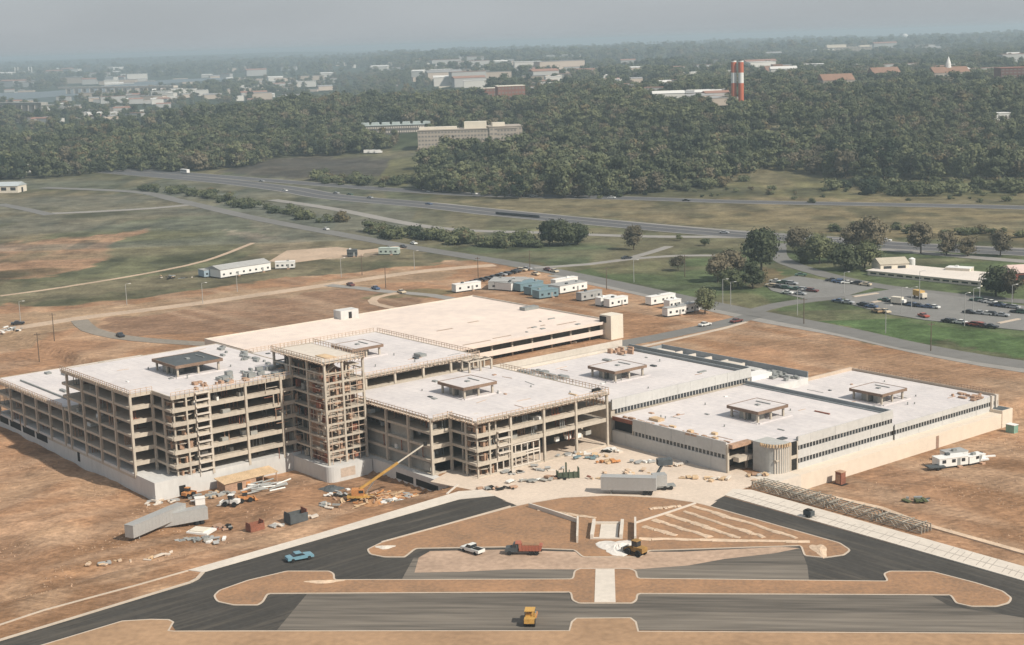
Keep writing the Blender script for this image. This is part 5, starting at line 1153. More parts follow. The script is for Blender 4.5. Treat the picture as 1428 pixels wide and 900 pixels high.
litter(10, 462, 9, 5, 16, [STEEL, DARK, GRAVEL, WHITE], "pile of site goods at the left picture edge by the dirt road", "goods_pile", "pile", hmax=1.2, smax=4)
# farm-like hall at the far left, sheds by the highway
def gable(px, py, L, W_, h, m, rm, label, rz=0.0, name="barn", cat="building", rise=.18, wins=0, door=True, dz=0.0):
    x, y, z = Gt(px, py); t = thing(name, label, cat, (x, y, z + dz), rz)
    MB().box(-L/2, L/2, -W_/2, W_/2, -2, h).build("wall", m, t); r = MB(); k = W_ * rise
    r.add([(-L/2 - .4, -W_/2 - .5, h), (L/2 + .4, -W_/2 - .5, h), (L/2 + .4, W_/2 + .5, h), (-L/2 - .4, W_/2 + .5, h), (-L/2 - .4, 0, h + k), (L/2 + .4, 0, h + k)], [(0, 1, 5, 4), (2, 3, 4, 5), (0, 4, 3), (1, 2, 5), (3, 2, 1, 0)])
    r.build("roof", rm, t)
    for i in range(wins): MB().box(-L/2 + L * (i + .5) / wins - L / wins * .28, -L/2 + L * (i + .5) / wins + L / wins * .28, -W_/2 - .06, -W_/2 + .2, h * .35, h * .8).build("window", GLASS, t)
    if door: MB().box(L/2 - .1, L/2 + .06, -1.5, 1.5, 0, h * .7).build("door", DARK, t)
    return t
gable(12, 268, 24, 16, 5.5, CREAM, mat("pale sheet roof", (.42, .46, .47), .6, .1, .5), "pale barn-like hall at the left picture edge on the far field", -.15, wins=3)
gable(33, 240, 14, 10, 5, WHITE, GRAVEL, "small white house left of the highway bend, first of three", .1, "farm_house", wins=2)
gable(66, 239, 14, 10, 5, WHITE, GRAVEL, "small white house left of the highway bend, second of three", .1, "farm_house", wins=2)
gable(87, 237, 22, 10, 4, WHITE, GRAVEL, "long low white shed left of the highway bend", .05, "farm_shed", wins=3)
# pavilion block beside the far right lot
u = thing("school_building", "very long low pale flat-roofed building behind the car parks", "building", (*Gt(1302, 388)[:2], 0), ang((1215, 384), (1372, 400)))
Lb = np.linalg.norm(G(1215, 384) - G(1370, 401)); MB().box(-Lb/2, Lb/2, -9, 14, 0, 1.9).build("wall", CREAM, u); MB().box(-Lb/2 - .6, Lb/2 + .6, -9.6, 14.6, 1.9, 2.3).build("roof", mat("pale gravel roof", (.66, .60, .54), .95, .08, .2), u)
for i in range(12): MB().box(-Lb/2 + 3 + i * (Lb - 6) / 11 - 1.5, -Lb/2 + 3 + i * (Lb - 6) / 11 + 1.5, -9.05, -8.8, .7, 1.4).build("window", GLASS, u)
gable(1241, 379, 13, 12, 4.4, CREAM, mat("tan shingle", (.46, .41, .33), .9, .1, .5), "small pale pitched-roof house at the left end of the long pale flat building", .1, "house", wins=2)
x, y, z = Gt(1290, 384); t = thing("storage_tank", "small white tank on the roof line behind the long pale flat building", "tank", (x, y + 22, z), 0); MB().cyl(0, 0, 0, 4.2, 1.5, n=14).build("body", WHITE, t); MB().cyl(0, 0, 4.2, 4.8, 1.55, .4, n=14).build("lid", WHITE, t)
office_trailer((1318, 384), (1352, 386), 6, 3.4, CREAM, "pale annex rising behind the middle of the long pale flat building", roof=WHITE, wins=3, name="annex_building", cat="building")
gable(1432, 391, 18, 14, 4.5, mat("dull red wall", (.30, .10, .08), .9, .1, .5), mat("pink roof", (.60, .46, .42), .9, .08, .2), "red-walled house with a pink roof cut by the right picture edge", .1, "house", wins=2)
# cars in the two car parks
lotA = ang((1177, 414), (1290, 447)); names = ["white", "silver", "dark", "blue", "green", "tan", "maroon", "red", "cream"]
def carrow(A, B, cols, desc, rot, kind="sedan", jit=.4):
    a, b = G(*A), G(*B)
    for i, c in enumerate(cols):
        if c is None: continue
        p = a + (b - a) * (i / max(1, len(cols) - 1)); t = thing("parked_car", f"{ {'dark': 'black', 'green': 'dark green', 'blue': 'dark blue'}.get(c, c)} car, {ORD[i]} from left, {desc}", "car", (p[0] + random.uniform(-jit, jit), p[1] + random.uniform(-jit, jit), .22), rot + random.choice([0, pi]) + random.gauss(0, .04), "cars in the car parks")
        car_parts(t, CAR[c], random.choice(["sedan", "sedan", "wagon"]), 1.02)
side = lotA + .55
carrow((1080, 394.5), (1103, 397.5), ["white", "green", "silver"], "back row of the small upper car park", side)
carrow((1075, 401), (1133, 408), ["cream", "dark", "green", "green", "silver", "maroon"], "middle row of the small upper car park", side)
carrow((1098, 410.5), (1115, 412), ["white", "silver"], "front row of the small upper car park", side)
carrow((1116, 385.5), (1119, 386), ["green"], "gap by the trees above the small upper car park", side + .5)
carrow((1160, 393), (1182, 396.5), ["dark", "blue", "blue", "white"], "far edge row of the small upper car park", side + .4)
carrow((1194, 397), (1206, 399), ["dark", "cream"], "exit of the small upper car park", side)
carrow((1170, 422), (1182, 424), ["blue", "silver"], "left corner of the large car park", side)
carrow((1203, 427), (1216, 430), ["dark", "dark", "blue"], "left row of the large car park", side)
carrow((1222, 436), (1234, 437), ["tan", "cream"], "front left edge of the large car park", lotA)
carrow((1233, 421), (1254, 424), ["green", "dark", "cream"], "upper left row of the large car park", side)
carrow((1268, 427), (1276, 428.5), ["dark", "blue"], "row beside the yellow lorry in the large car park", side)
carrow((1283, 429), (1303, 431), ["dark", "blue", "white"], "middle row of the large car park", side)
carrow((1289, 443), (1290, 443), ["red"], "front edge of the large car park, standing alone", lotA)
carrow((1323, 450), (1380, 458), ["dark", "dark", "white", None, "maroon", "red", "maroon", "dark"], "front right row of the large car park", side)
carrow((1362, 421), (1382, 424), ["green", "silver", "white"], "back right row of the large car park", side)
carrow((1352, 438), (1398, 442), ["dark", "silver", "white", "dark", "silver"], "right middle row of the large car park", side)
carrow((1390, 428), (1413, 431), ["dark", "blue", "dark", "silver"], "far right back row of the large car park", side)
carrow((1418, 437), (1426, 438), ["dark", "green"], "right picture edge of the large car park", side)
carrow((1432, 462), (1450, 464), ["tan"], "x", side) if False else None
x, y, z = Gt(1283, 417)
t = thing("yellow_lorry", "tan-yellow lorry parked alone at the back of the large car park", "truck", (x, y, .22), lotA); MB().box(-3.6, 1.6, -1.2, 1.2, 1, 3.2).build("body", mat("tan yellow", (.50, .33, .12), .7, .1, 1), t); MB().box(1.7, 3.4, -1.1, 1.1, .8, 2.5).build("cab", CREAM, t)
for sx in (-2.4, 2.6):
    for sy in (-1, 1): MB().wheel(sx, sy, .5, .5, .3).build("wheel", TYRE, t)
x, y, z = Gt(1253, 425.5)
t = thing("delivery_van", "cream box van in the upper left row of the large car park", "van", (x, y, .22), side); MB().box(-2.8, 1.6, -1.15, 1.15, .7, 3.0).build("body", CREAM, t); MB().box(1.6, 2.9, -1.05, 1.05, .6, 2.1).build("cab", WHITE, t)
for sx in (-1.8, 2.0):
    for sy in (-1, 1): MB().wheel(sx, sy, .42, .42, .3).build("wheel", TYRE, t)
x, y, z = Gt(1302, 413)
# cars on roads
def roadcar(px, py, c, label, rz, kind="sedan"): return car(px, py, rz, CAR[c], label, kind, "cars on the roads")
mr_ = ang((880, 404), (1001, 430)); hwa = ang((534, 264), (669, 272)); hwb = ang((880, 277), (1246, 286))
for px, py, c, lb, rz in [
    (983, 455, "white", "white car on the new site road behind the annex", ang((926, 468), (1006, 451))), (1027, 450, "maroon", "maroon car turning from the site road to the main road", ang((926, 468), (1006, 451))),
    (764, 378, "maroon", "dark red car at the main road junction above the trailer camp", mr_), (773, 380, "cream", "cream car close behind the dark red one at the junction", mr_), (874, 361.5, "dark", "dark car on the side road through the green field", 0.4),
    (562, 346, "dark", "dark car on the diagonal main road", mr_), (577, 341, "white", "white car ahead of the dark one on the diagonal main road", mr_), (455, 321, "white", "white car farthest up the diagonal main road", mr_),
    (489, 399, "maroon", "dark red car at the fork of the dirt road", mr_), (524, 404, "blue", "blue car on the loop road behind the garage", mr_), (560, 409, "cream", "cream car by the grassy loop behind the garage", mr_),
    (168, 470, "dark", "dark car on the worn track behind the tallest block", mr_), (25, 453, "dark", "dark car at the left end of the dirt road", .3),
    (469, 270.5, "silver", "silver car on the near highway, leftmost", hwa), (488, 272.5, "green", "green car on the near highway, second from the left", hwa), (516, 277, "silver", "silver car on the near highway, third from the left", hwa), (598, 286, "blue", "blue car on the near highway near the crossing", hwa),
    (600, 268.5, "white", "white car on the far highway, first from the left", hwa), (661, 271.5, "white", "white car on the far highway, second from the left", hwa), (744, 275, "white", "white car on the far highway, third from the left", hwb), (853, 277, "white", "white car on the far highway, fourth from the left", hwb),
    (957, 281, "dark", "black car on the far highway, right of all the white ones", hwb), (397, 267, "white", "white car on the near highway close to the bend", hwa), (365, 254, "silver", "silver car on the far highway close to the bend", hwa),
    (1236, 337, "white", "white car on the near highway far to the right", hwb), (1010, 326, "silver", "silver car on the near highway, right of the big bush", hwb)]:
    roadcar(px, py, c, lb, rz)
x, y, z = Gt(258, 242); t = thing("highway_bus", "white bus on the far highway by the bend", "bus", (x, y, z + .2), hwa - .15); MB().box(-6.5, 6.5, -1.4, 1.4, .6, 3.6).build("body", WHITE, t); MB().box(-6, 6, -1.45, 1.45, 1.7, 2.6).build("window_band", GLASS, t)
for sx in (-4, 4):
    for sy in (-1, 1): MB().wheel(sx, sy * 1.2, .5, .5, .3).build("wheel", TYRE, t)
x, y, z = Gt(155, 234); t = thing("highway_truck", "white lorry at the left end of the far highway", "truck", (x, y, z + .2), hwa - .3); MB().box(-5, 3, -1.3, 1.3, 1, 4).build("body", WHITE, t); MB().box(3.2, 5.4, -1.2, 1.2, .8, 3).build("cab", BLUEP, t)
for sx in (-3.5, 4.2):
    for sy in (-1, 1): MB().wheel(sx, sy * 1.1, .5, .5, .3).build("wheel", TYRE, t)
carrow((657, 396), (735, 377), ["maroon", "dark", "dark", "dark", "dark", "dark", "silver", "dark", "dark", "dark", "cream", "silver"], "long row behind the trailer camp", VA + pi/2 + .3)
carrow((746, 384), (752, 385), ["cream"], "corner above the trailer camp, yellowish and alone", mr_)
# highway bridge
p0, p1 = np.array(Gt(692, 297)), np.array(Gt(752, 302)); t = thing("highway_bridge", "dark low bridge where the near highway crosses a dip", "bridge", (0, 0, 0))
zb_ = 1.0; mb = MB(); mb.beam((p0[0], p0[1] - 10, 1.2), (p1[0], p1[1] - 10, 1.2), 1.0, 1.2); mb.build("parapet", SLATE, t)
mb = MB(); mb.beam((p0[0], p0[1] - 9.4, -.6), (p1[0], p1[1] - 9.4, -.6), .6, 2.4); mb.build("abutment", DARK, t)
# lamps and poles
def lamp(px, py, h, label, wood=False, group=None):
    x, y, z = Gt(px, py)
    if wood:
        t = thing("utility_pole", label, "pole", (x, y, z), random.uniform(-.3, .3), group or "utility poles"); MB().cyl(0, 0, -.5, h, .2, .13, n=7).build("pole", mat("weathered pole", (.13, .10, .075), .9, .2, 1), t)
        MB().box(-1.3, 1.3, -.08, .08, h - .9, h - .7).build("crossarm", MATS["weathered pole"], t)
    else:
        t = thing("street_lamp", label, "street lamp", (x, y, z), random.uniform(-.4, .4), group or "street lamps"); MB().cyl(0, 0, -.5, h, .16, .1, n=7).build("pole", ALU, t)
        a = MB(); a.beam((0, 0, h), (1.6, 0, h + .3), .12, .12); o = a.build("arm", ALU, t); MB().cbox(1.9, 0, h + .25, .9, .35, .2).build("lamp_head", WHITE, o)
for i, (px, py, h) in enumerate([(177, 425, 9), (283, 424, 9), (331, 407, 9), (476, 387, 9), (578, 376, 9), (29, 451, 9)]): lamp(px, py, h, f"{['second', 'third', 'fourth', 'fifth', 'sixth', 'first'][i]} street lamp from the left along the dirt road")
for i, (px, py) in enumerate([(884, 394), (1008, 424), (1019, 428), (1112, 440), (1235, 465), (1257, 438)]): lamp(px, py, 10, f"{ORD[i]} street lamp from the left along the green side of the main road")
for i, (px, py) in enumerate([(1177, 410), (1271, 433), (1345, 455), (1357, 435), (1366, 421), (1282, 420), (1411, 430)]): lamp(px, py, 12 if i in (2, 5) else 9, f"{['first', 'second', 'fifth', 'sixth', 'seventh', 'third', 'last'][i]} street lamp from the left around the car parks")
for i, (px, py) in enumerate([(55, 505), (76, 476), (505, 384), (538, 402), (667, 388), (846, 404), (1121, 452), (1298, 490), (739, 378), (955, 386)]): lamp(px, py, 10 if i > 1 else 11, f"{['first', 'second', 'third', 'fourth', 'fifth', 'seventh', 'ninth', 'tenth', 'sixth', 'eighth'][i]} dark wooden utility pole from the left", True)

# far buildings
def slabbuilding(px, py, wpx, depth, h, m, label, rz=0.0, floors=4, name="office_building", roofm=None, wm=None, extra=(), ncol=14):
    x, y, z = Gt(px, py); s = pxm(x, y); L = wpx / s; t = thing(name, label, "building", (x, y, z), rz)
    MB().box(-L/2, L/2, 0, depth, -8, h).build("wall", m, t); MB().box(-L/2 - .5, L/2 + .5, -.5, depth + .5, h, h + .7).build("roof", roofm or CONCL, t)
    for f_ in range(floors):
        z0 = h * (f_ + .32) / floors; q = MB(); n_ = ncol
        for i in range(n_): q.box(-L/2 + L * (i + .2) / n_, -L/2 + L * (i + .8) / n_, -.12, .2, z0, z0 + h / floors * .42)
        q.build("window_row", wm or mat("hazy window", (.20, .19, .18), .6, .1, 1), t)
    for (ex, ey, el, ed, eh) in extra: MB().box(ex * L - el/2, ex * L + el/2, ey, ey + ed, h + .7, h + eh).build("penthouse", CREAM, t)
    return t, L
STONE = mat("pinkish stone", (.40, .35, .30), .9, .12, .05)
slabbuilding(652, 203, 138, 26, 15, STONE, "long beige four-storey hospital block on the wooded slope", -.03, 4, "hospital_building", roofm=STONE, extra=((.08, 6, 21, 12, 7), (-.3, 8, 36, 8, 3)), ncol=30)
slabbuilding(706, 196, 46, 30, 13, STONE, "right wing of the beige hospital stepping up the slope", .12, 3, "hospital_wing", roofm=STONE, extra=((-.2, 4, 12, 10, 4),), ncol=8)
slabbuilding(551, 187, 82, 16, 9, mat("dull dark facade", (.14, .135, .13), .8, .2, .3), "long dark building row with pale sawtooth roof left of the beige hospital", -.02, 2, "row_building", roofm=mat("pale blue roof", (.42, .47, .46), .8, .1, .1), wm=CONCL, ncol=26)
x, y, z = Gt(551, 187); t = COL.objects.get("row_building")
for i in range(7): MB().box(-36 + i * 11, -28.5 + i * 11, 2, 12, 9.7, 12.2).build("roof_monitor", MATS["pale blue roof"], t)
slabbuilding(656, 152.5, 38, 14, 9, CREAM, "small cream building above the beige hospital roof", .05, 2, ncol=8)
slabbuilding(688, 146, 46, 30, 22, BRICK, "wide red-brick building above the woods, left part", .05, 4, "brick_building", roofm=CREAM, ncol=10)
slabbuilding(714, 150, 38, 36, 26, BRICK, "tall red-brick building above the woods, right part", .1, 5, "brick_building", roofm=CREAM, ncol=8)
slabbuilding(541, 125, 26, 18, 9, BRICK, "low brick building with a white roof far left of the brick ones", 0, 2, "brick_building", roofm=WHITE, ncol=6)
slabbuilding(625, 121, 26, 22, 12, CREAM, "white building on the ridge left of the wide brick one", 0, 3, ncol=6, roofm=WHITE)
slabbuilding(760, 118, 48, 40, 14, CREAM, "pale pinkish building far behind the red-brick ones", 0, 3, ncol=10)
slabbuilding(1185, 78, 60, 60, 26, STONE, "large beige building on the far right ridge", -.05, 4, ncol=12, extra=((-.3, 5, 60, 30, 9), (.35, 5, 30, 30, 5)))
slabbuilding(1418, 125, 44, 40, 26, mat("dark brick", (.17, .08, .065), .9, .2, .1), "tall dark-red brick block cut by the right picture edge", -.1, 7, "brick_building", ncol=8, roofm=BRICK)
slabbuilding(1378, 172, 40, 12, 6, WHITE, "small white building hidden in the wood near the right picture edge", 0, 1, ncol=6) if False else None
slabbuilding(1398, 168, 24, 12, 6, WHITE, "small white-roofed building peeping from the wood near the right edge", 0, 1, ncol=5, roofm=WHITE)
slabbuilding(1052, 103, 54, 40, 10, CREAM, "long white-roofed hall behind the striped chimneys", 0, 1, "factory_hall", roofm=WHITE, ncol=8)
slabbuilding(935, 128, 24, 26, 14, BRICK, "brick building with a pale roof left of the striped chimneys", .1, 3, "brick_building", roofm=CREAM, ncol=5)
slabbuilding(905, 140, 24, 20, 9, mat("rose brick", (.34, .22, .18), .9, .1, .1), "rose-coloured house row left of the striped chimneys", .1, 2, "brick_building", ncol=5)
for i, (px, py, w_, c, lb) in enumerate([(1083, 112, 34, "clay", "long clay-roofed hall right of the striped chimneys"), (1165, 130, 44, "clay", "long clay-roofed hall in the middle of the wood"), (1232, 118, 38, "clay", "clay and grey roofed hall on the wooded plateau"), (1322, 118, 50, "clay", "clay-roofed hall carrying a small white cupola")]):
    x, y, z = Gt(px, py); L = w_ / pxm(x, y); gt = gable(px, py, L, 34, 12, STONE, mat("clay tile", (.26, .155, .11), .9, .15, .1), lb, .05, "tiled_hall", rise=.22, wins=8, door=False, dz=4)
    if i == 3:
        MB().cyl(0, 0, 18, 24, 4, 3.4, n=10).build("cupola", WHITE, gt); MB().cyl(0, 0, 24, 33, 3.4, .3, n=10).build("cupola_cap", WHITE, gt)
    if i == 0: MB().box(-8, 8, -8, 8, 12, 22).build("roof_turret", MATS["clay tile"], gt)
# striped chimneys
for i, px in enumerate((1023.5, 1033.5)):
    x, y, z = Gt(px, 151); s = pxm(x, y); h = 65 / s; r = 3.9 / s
    t = thing("striped_chimney", f"{'left' if i == 0 else 'right'} one of the two red and white striped chimneys", "chimney", (x, y, z), 0, "striped chimneys")
    RW = mat("chimney red", (.50, .13, .065), .8, .1, .2)
    for j, (a, b, m) in enumerate([(-6 / h, .53, RW), (.53, .75, WHITE), (.75, .97, RW), (.97, 1.0, WHITE)]):
        MB().cyl(0, 0, a * h, b * h - .004, r * (1 - .05 * a), r * (1 - .05 * b), n=16).build("band", m, t)
    MB().cyl(0, 0, h, h + 1, r * .8, n=12).build("rim", DARK, t)
# water tower and power station on the skyline
x, y, z = Gt(1262, 60); t = thing("water_tower", "white water tower on the far right skyline", "water tower", (x, y, z), 0); k = 1 / pxm(x, y)
MB().cyl(0, 0, -5, 7 * k, 1.2 * k, n=10).build("column", WHITE, t)
q = MB()
for j in range(8):
    a0, a1 = -pi/2 + pi * j / 8, -pi/2 + pi * (j + 1) / 8; q.cyl(0, 0, 9 * k + 3.6 * k * sin(a0), 9 * k + 3.6 * k * sin(a1), max(.1, 4.6 * k * cos(a0)), max(.1, 4.6 * k * cos(a1)), n=16)
q.build("tank", WHITE, t)
x, y, z = Gt(28, 107); t = thing("power_station", "distant power station with four pale stacks at the far left", "power station", (x, y, z), 0); k = 1 / pxm(x, y)
MB().box(-14 * k, 14 * k, 0, 40, -10, 4 * k).build("hall", CREAM, t); MB().box(-28 * k, -14 * k, 0, 40, -10, 3 * k).build("hall", STONE, t)
for xx in (-8, -4, 11, 15): MB().cyl(xx * k, 20, 0, 13 * k, 1.1 * k, .8 * k, n=10).build("chimney", WHITE, t)
# river and bridges
RIV = bpy.data.materials.new("river water"); RIV.use_nodes = True; rb_ = RIV.node_tree.nodes["Principled BSDF"]; rb_.inputs['Base Color'].default_value = (.10, .13, .14, 1); rb_.inputs['Roughness'].default_value = .35
P = [G(*p) for p in [(-60, 138), (0, 134), (70, 131), (115, 127), (175, 119), (240, 113), (300, 111), (330, 112), (240, 118), (170, 127), (110, 136), (0, 144), (-60, 146)]]
zr = max(float(height(*p)) for p in P) + 2.5
sheet("river", [G(*p, zr) for p in [(-60, 134), (0, 130), (60, 128), (115, 124), (175, 116), (240, 111), (300, 109), (330, 110), (240, 116), (170, 124), (110, 133), (0, 140), (-60, 143)]], zr, RIV, thick=20)
for (A, B, lb, n_) in (((84, 123), (245, 121), "long pale road bridge across the distant river", 14), ((-10, 145), (62, 145), "dark road bridge at the far left edge over the river", 8)):
    a, b = np.array([*G(*A, zr + 14)]), np.array([*G(*B, zr + 14)]); t = thing("river_bridge", lb, "bridge", (0, 0, 0)); mb = MB(); mb.beam((*a, zr + 14), (*b, zr + 14), 14, 5); mb.build("deck", CONCL if "pale" in lb else BLOCK, t)
    for j in range(1, n_):
        p = a + (b - a) * j / n_; MB().cbox(*p, zr + 5, 8, 14, 13 if True else 1).build("pier", CONCL, t)

for i, px in enumerate((512, 520, 528)):
    x, y, z = Gt(px, 214.5); t = thing("parked_van", f"{['left', 'middle', 'right'][i]} one of three tiny white vans on the dark yard before the hospital", "van", (x, y, z + .3), 0); MB().box(-3.2, 2, -1.3, 1.3, .6, 3.4).build("body", WHITE, t); MB().box(2, 3.6, -1.2, 1.2, .5, 2.4).build("cab", WHITE, t)
    for sx in (-2, 2.4):
        for sy in (-1, 1): MB().wheel(sx, sy, .5, .5, .3).build("wheel", TYRE, t)
# ------------------------------------------------------------------ trees
def leafmat(name, lo, hi, warm=None):
    m = bpy.data.materials.new(name); m.use_nodes = True; n = m.node_tree; b = n.nodes["Principled BSDF"]
    b.inputs['Roughness'].default_value = .9; b.inputs['Specular IOR Level'].default_value = .1
    oi = n.nodes.new("ShaderNodeObjectInfo"); vc = n.nodes.new("ShaderNodeAttribute"); vc.attribute_name = "tint"
    ad = n.nodes.new("ShaderNodeMath"); ad.operation = 'MULTIPLY_ADD'; ad.inputs[1].default_value = .75; n.links.new(oi.outputs['Random'], ad.inputs[0])
    sc = n.nodes.new("ShaderNodeMath"); sc.operation = 'MULTIPLY'; sc.inputs[1].default_value = .55; n.links.new(vc.outputs['Fac'], sc.inputs[0]); n.links.new(sc.outputs[0], ad.inputs[2])
    ge = n.nodes.new("ShaderNodeNewGeometry"); wn = n.nodes.new("ShaderNodeTexNoise"); wn.inputs['Scale'].default_value = .014; wn.inputs['Detail'].default_value = 3; n.links.new(ge.outputs['Position'], wn.inputs['Vector'])
    w2 = n.nodes.new("ShaderNodeMapRange"); w2.inputs['From Min'].default_value = .35; w2.inputs['From Max'].default_value = .65; w2.inputs['To Min'].default_value = -.3; w2.inputs['To Max'].default_value = .22; n.links.new(wn.outputs['Fac'], w2.inputs[0]); a2 = n.nodes.new("ShaderNodeMath"); a2.operation = 'ADD'; n.links.new(ad.outputs[0], a2.inputs[0]); n.links.new(w2.outputs[0], a2.inputs[1]); ad = a2
    r = n.nodes.new("ShaderNodeValToRGB"); e = r.color_ramp.elements; e[0].position = .05; e[0].color = (*lo, 1); e[1].position = .9; e[1].color = (*hi, 1)
    if warm: k = e.new(.97); k.color = (*warm, 1)
    n.links.new(ad.outputs[0], r.inputs[0]); n.links.new(r.outputs[0], b.inputs['Base Color']); return m
LEAF = leafmat("wood foliage", (.024, .036, .022), (.122, .135, .075), (.14, .115, .065))
LEAFG = leafmat("lawn tree foliage", (.048, .062, .032), (.150, .160, .085))
LEAFB = leafmat("brownish foliage", (.060, .058, .040), (.175, .150, .100))
BARK = mat("bark", (.09, .075, .06), .95, .2, 1)
def crown_mesh(name, seed, W_, Ht, z0, lobes, quads, qs, m, squash=.75, core=True):
    rg = np.random.default_rng(seed); V_ = []; F_ = []; T_v = []
    ico = [( -1, 0, 0), (1, 0, 0), (0, -1, 0), (0, 1, 0), (0, 0, -1), (0, 0, 1)]
    dirs = rg.normal(size=(26, 3)); 
    for l in range(lobes):
        a = rg.uniform(0, 2 * pi); rr = W_ * .5 * math.sqrt(rg.uniform(0, .55)); zc = rg.uniform(.16, .86)
        lim = (1 - abs(zc - .45) * 1.25)
        c = np.array([cos(a) * rr * lim, sin(a) * rr * lim, z0 + (Ht - z0) * zc]); R_ = W_ * rg.uniform(.13, .24) * (1.15 - .35 * abs(zc - .5)); lt = rg.uniform(0, 1)
        if core:  # lumpy opaque core of the clump
            n0 = len(V_); nu, nv = 7, 4
            for j in range(nv + 1):
                th = pi * j / nv
                for i in range(nu):
                    ph = 2 * pi * i / nu; k = .66 * R_ * rg.uniform(.6, 1.2); V_.append(c + k * np.array([sin(th) * cos(ph), sin(th) * sin(ph), cos(th) * squash])); T_v.append(lt * .6 + rg.uniform(0, .25))
            for j in range(nv):
                for i in range(nu): F_.append((n0 + j * nu + i, n0 + (j + 1) * nu + i, n0 + (j + 1) * nu + (i + 1) % nu, n0 + j * nu + (i + 1) % nu))
        for q in range(quads):
            d = rg.normal(size=3); d[2] = d[2] * .8 + .25; d /= np.linalg.norm(d); p = c + d * R_ * rg.uniform(.55, 1.35) * np.array([1, 1, squash])
            t1 = np.cross(d, rg.normal(size=3)); t1 /= np.linalg.norm(t1) + 1e-9; t2 = np.cross(d + rg.normal(size=3) * .5, t1); t2 /= np.linalg.norm(t2) + 1e-9; s = qs * rg.uniform(.5, 1.2); n0 = len(V_)
            V_ += [p - t1 * s, p - t2 * s * .7, p + t1 * s, p + t2 * s * .7]; F_.append((n0, n0 + 1, n0 + 2, n0 + 3)); tv = lt * .55 + rg.uniform(0, .45); T_v += [tv] * 4
    me = bpy.data.meshes.new(name); me.from_pydata([tuple(map(float, p)) for p in V_], [], F_); me.materials.append(m)
    at = me.attributes.new("tint", 'FLOAT', 'POINT'); at.data.foreach_set("value", np.array(T_v, np.float32)); me.update(); return me
def trunk_mesh(name, seed, Ht, r, z1, limbs=5, W_=6):
    rg = random.Random(seed); mb = MB(); mb.beam((0, 0, -1), (rg.uniform(-.2, .2), rg.uniform(-.2, .2), z1), r * 2, r * 2, n=7, w2=r * 1.1)
    for i in range(limbs):
        a = 2 * pi * i / limbs + rg.uniform(-.4, .4); zz = z1 * rg.uniform(.55, 1.0); mb.beam((0, 0, zz), (cos(a) * W_ * .3, sin(a) * W_ * .3, zz + (Ht - zz) * rg.uniform(.35, .6)), r * .8, r * .8, n=5, w2=r * .2)
    return mb.mesh(name, BARK)
def tree(px, py, W_, Ht, label, m=None, seed=0, lobes=13, quads=120, name="broadleaf_tree", group=None, qs=None, low=.12):
    x, y, z = Gt(px, py); t = thing(name, label, "tree" if "bush" not in name else "bush", (x, y, z), random.uniform(0, 6), group); z0 = Ht * low
    c = bpy.data.objects.new("crown", crown_mesh("crown", seed + int(px), W_, Ht, z0, lobes, quads, qs or W_ * .035, m or LEAFG)); COL.objects.link(c); c.parent = t
    k = bpy.data.objects.new("trunk", trunk_mesh("trunk", seed, Ht, W_ * .03, Ht * .45, W_=W_)); COL.objects.link(k); k.parent = t; return t
for a in [
    (983, 438, 11, 12, "round dark tree between the white trailers and the main road", LEAFG, 18), (766, 342, 17, 14, "left half of the big dark bush group beside the highway ramp", LEAF, 20), (786, 343, 18, 15, "middle of the big dark bush group beside the highway ramp", LEAF, 20), (806, 341, 15, 12, "right end of the big dark bush group beside the highway ramp", LEAF, 16),
    (884, 349, 12, 15, "lone upright tree right of the big dark bush group", LEAFB, 14), (946, 378, 9, 8, "small round tree on the green field", LEAFB, 10), (1001, 394, 14, 14, "brownish tree at the left of the grove beside the small car park", LEAFB, 15),
    (1023, 390, 14, 15, "brownish tree behind the left grove tree", LEAFB, 14), (1062, 377, 20, 22, "tallest dark tree of the grove beside the small car park", LEAF, 24), (1020, 404, 13, 10, "low yellowish tree at the front of the grove", LEAFG, 12), (1050, 403, 13, 13, "dark tree at the front right of the grove", LEAF, 14),
    (1114, 352, 15, 14, "brownish tree left above the curving access road", LEAFB, 14), (1143, 368, 17, 15, "dark tree right of the curving access road", LEAFG, 15), (1116, 366, 12, 7, "low bush beside the curving access road", LEAFG, 8), (1192, 352, 16, 17, "left brown tree of the pair above the pale flat building", LEAFB, 15),
    (1216, 353, 18, 19, "right brown tree of the pair above the pale flat building", LEAFB, 16), (1180, 378, 18, 13, "dark tree left of the pitched roof house", LEAF, 14), (1206, 375, 17, 14, "dark tree touching the pitched roof house", LEAFG, 14), (1164, 366, 14, 11, "green tree in the middle of the tree belt", LEAFG, 11),
    (1284, 354, 16, 17, "brown roadside tree above the white tank", LEAFB, 13), (1320, 356, 14, 13, "thin brown roadside tree, second above the pale flat building", LEAFB, 9), (1350, 358, 12, 11, "thin brown roadside tree, third above the pale flat building", LEAFB, 9), (1395, 358, 14, 14, "thin brown roadside tree near the right edge", LEAFB, 10),
    (1389, 413, 15, 13, "dark round tree at the right end of the pale flat building", LEAF, 16), (1412, 418, 12, 14, "thin brownish tree beside the dark round one", LEAFB, 9), (983, 343, 7, 4, "low bush on the strip near the grove road", LEAFG, 6), (948, 336, 5, 4, "tiny bush near the ramp", LEAFG, 5)]:
    tree(a[0], a[1], a[2] * .9, a[3] * .9, a[4], a[5], lobes=int(a[6] * 2.0), quads=95, qs=a[2] * .036)
rngb = random.Random(4)
bush_bits = [crown_mesh("bush", 900 + i, 8, 4.2, 0, 10, 45, .42, LEAFG if i % 2 else LEAF) for i in range(4)]
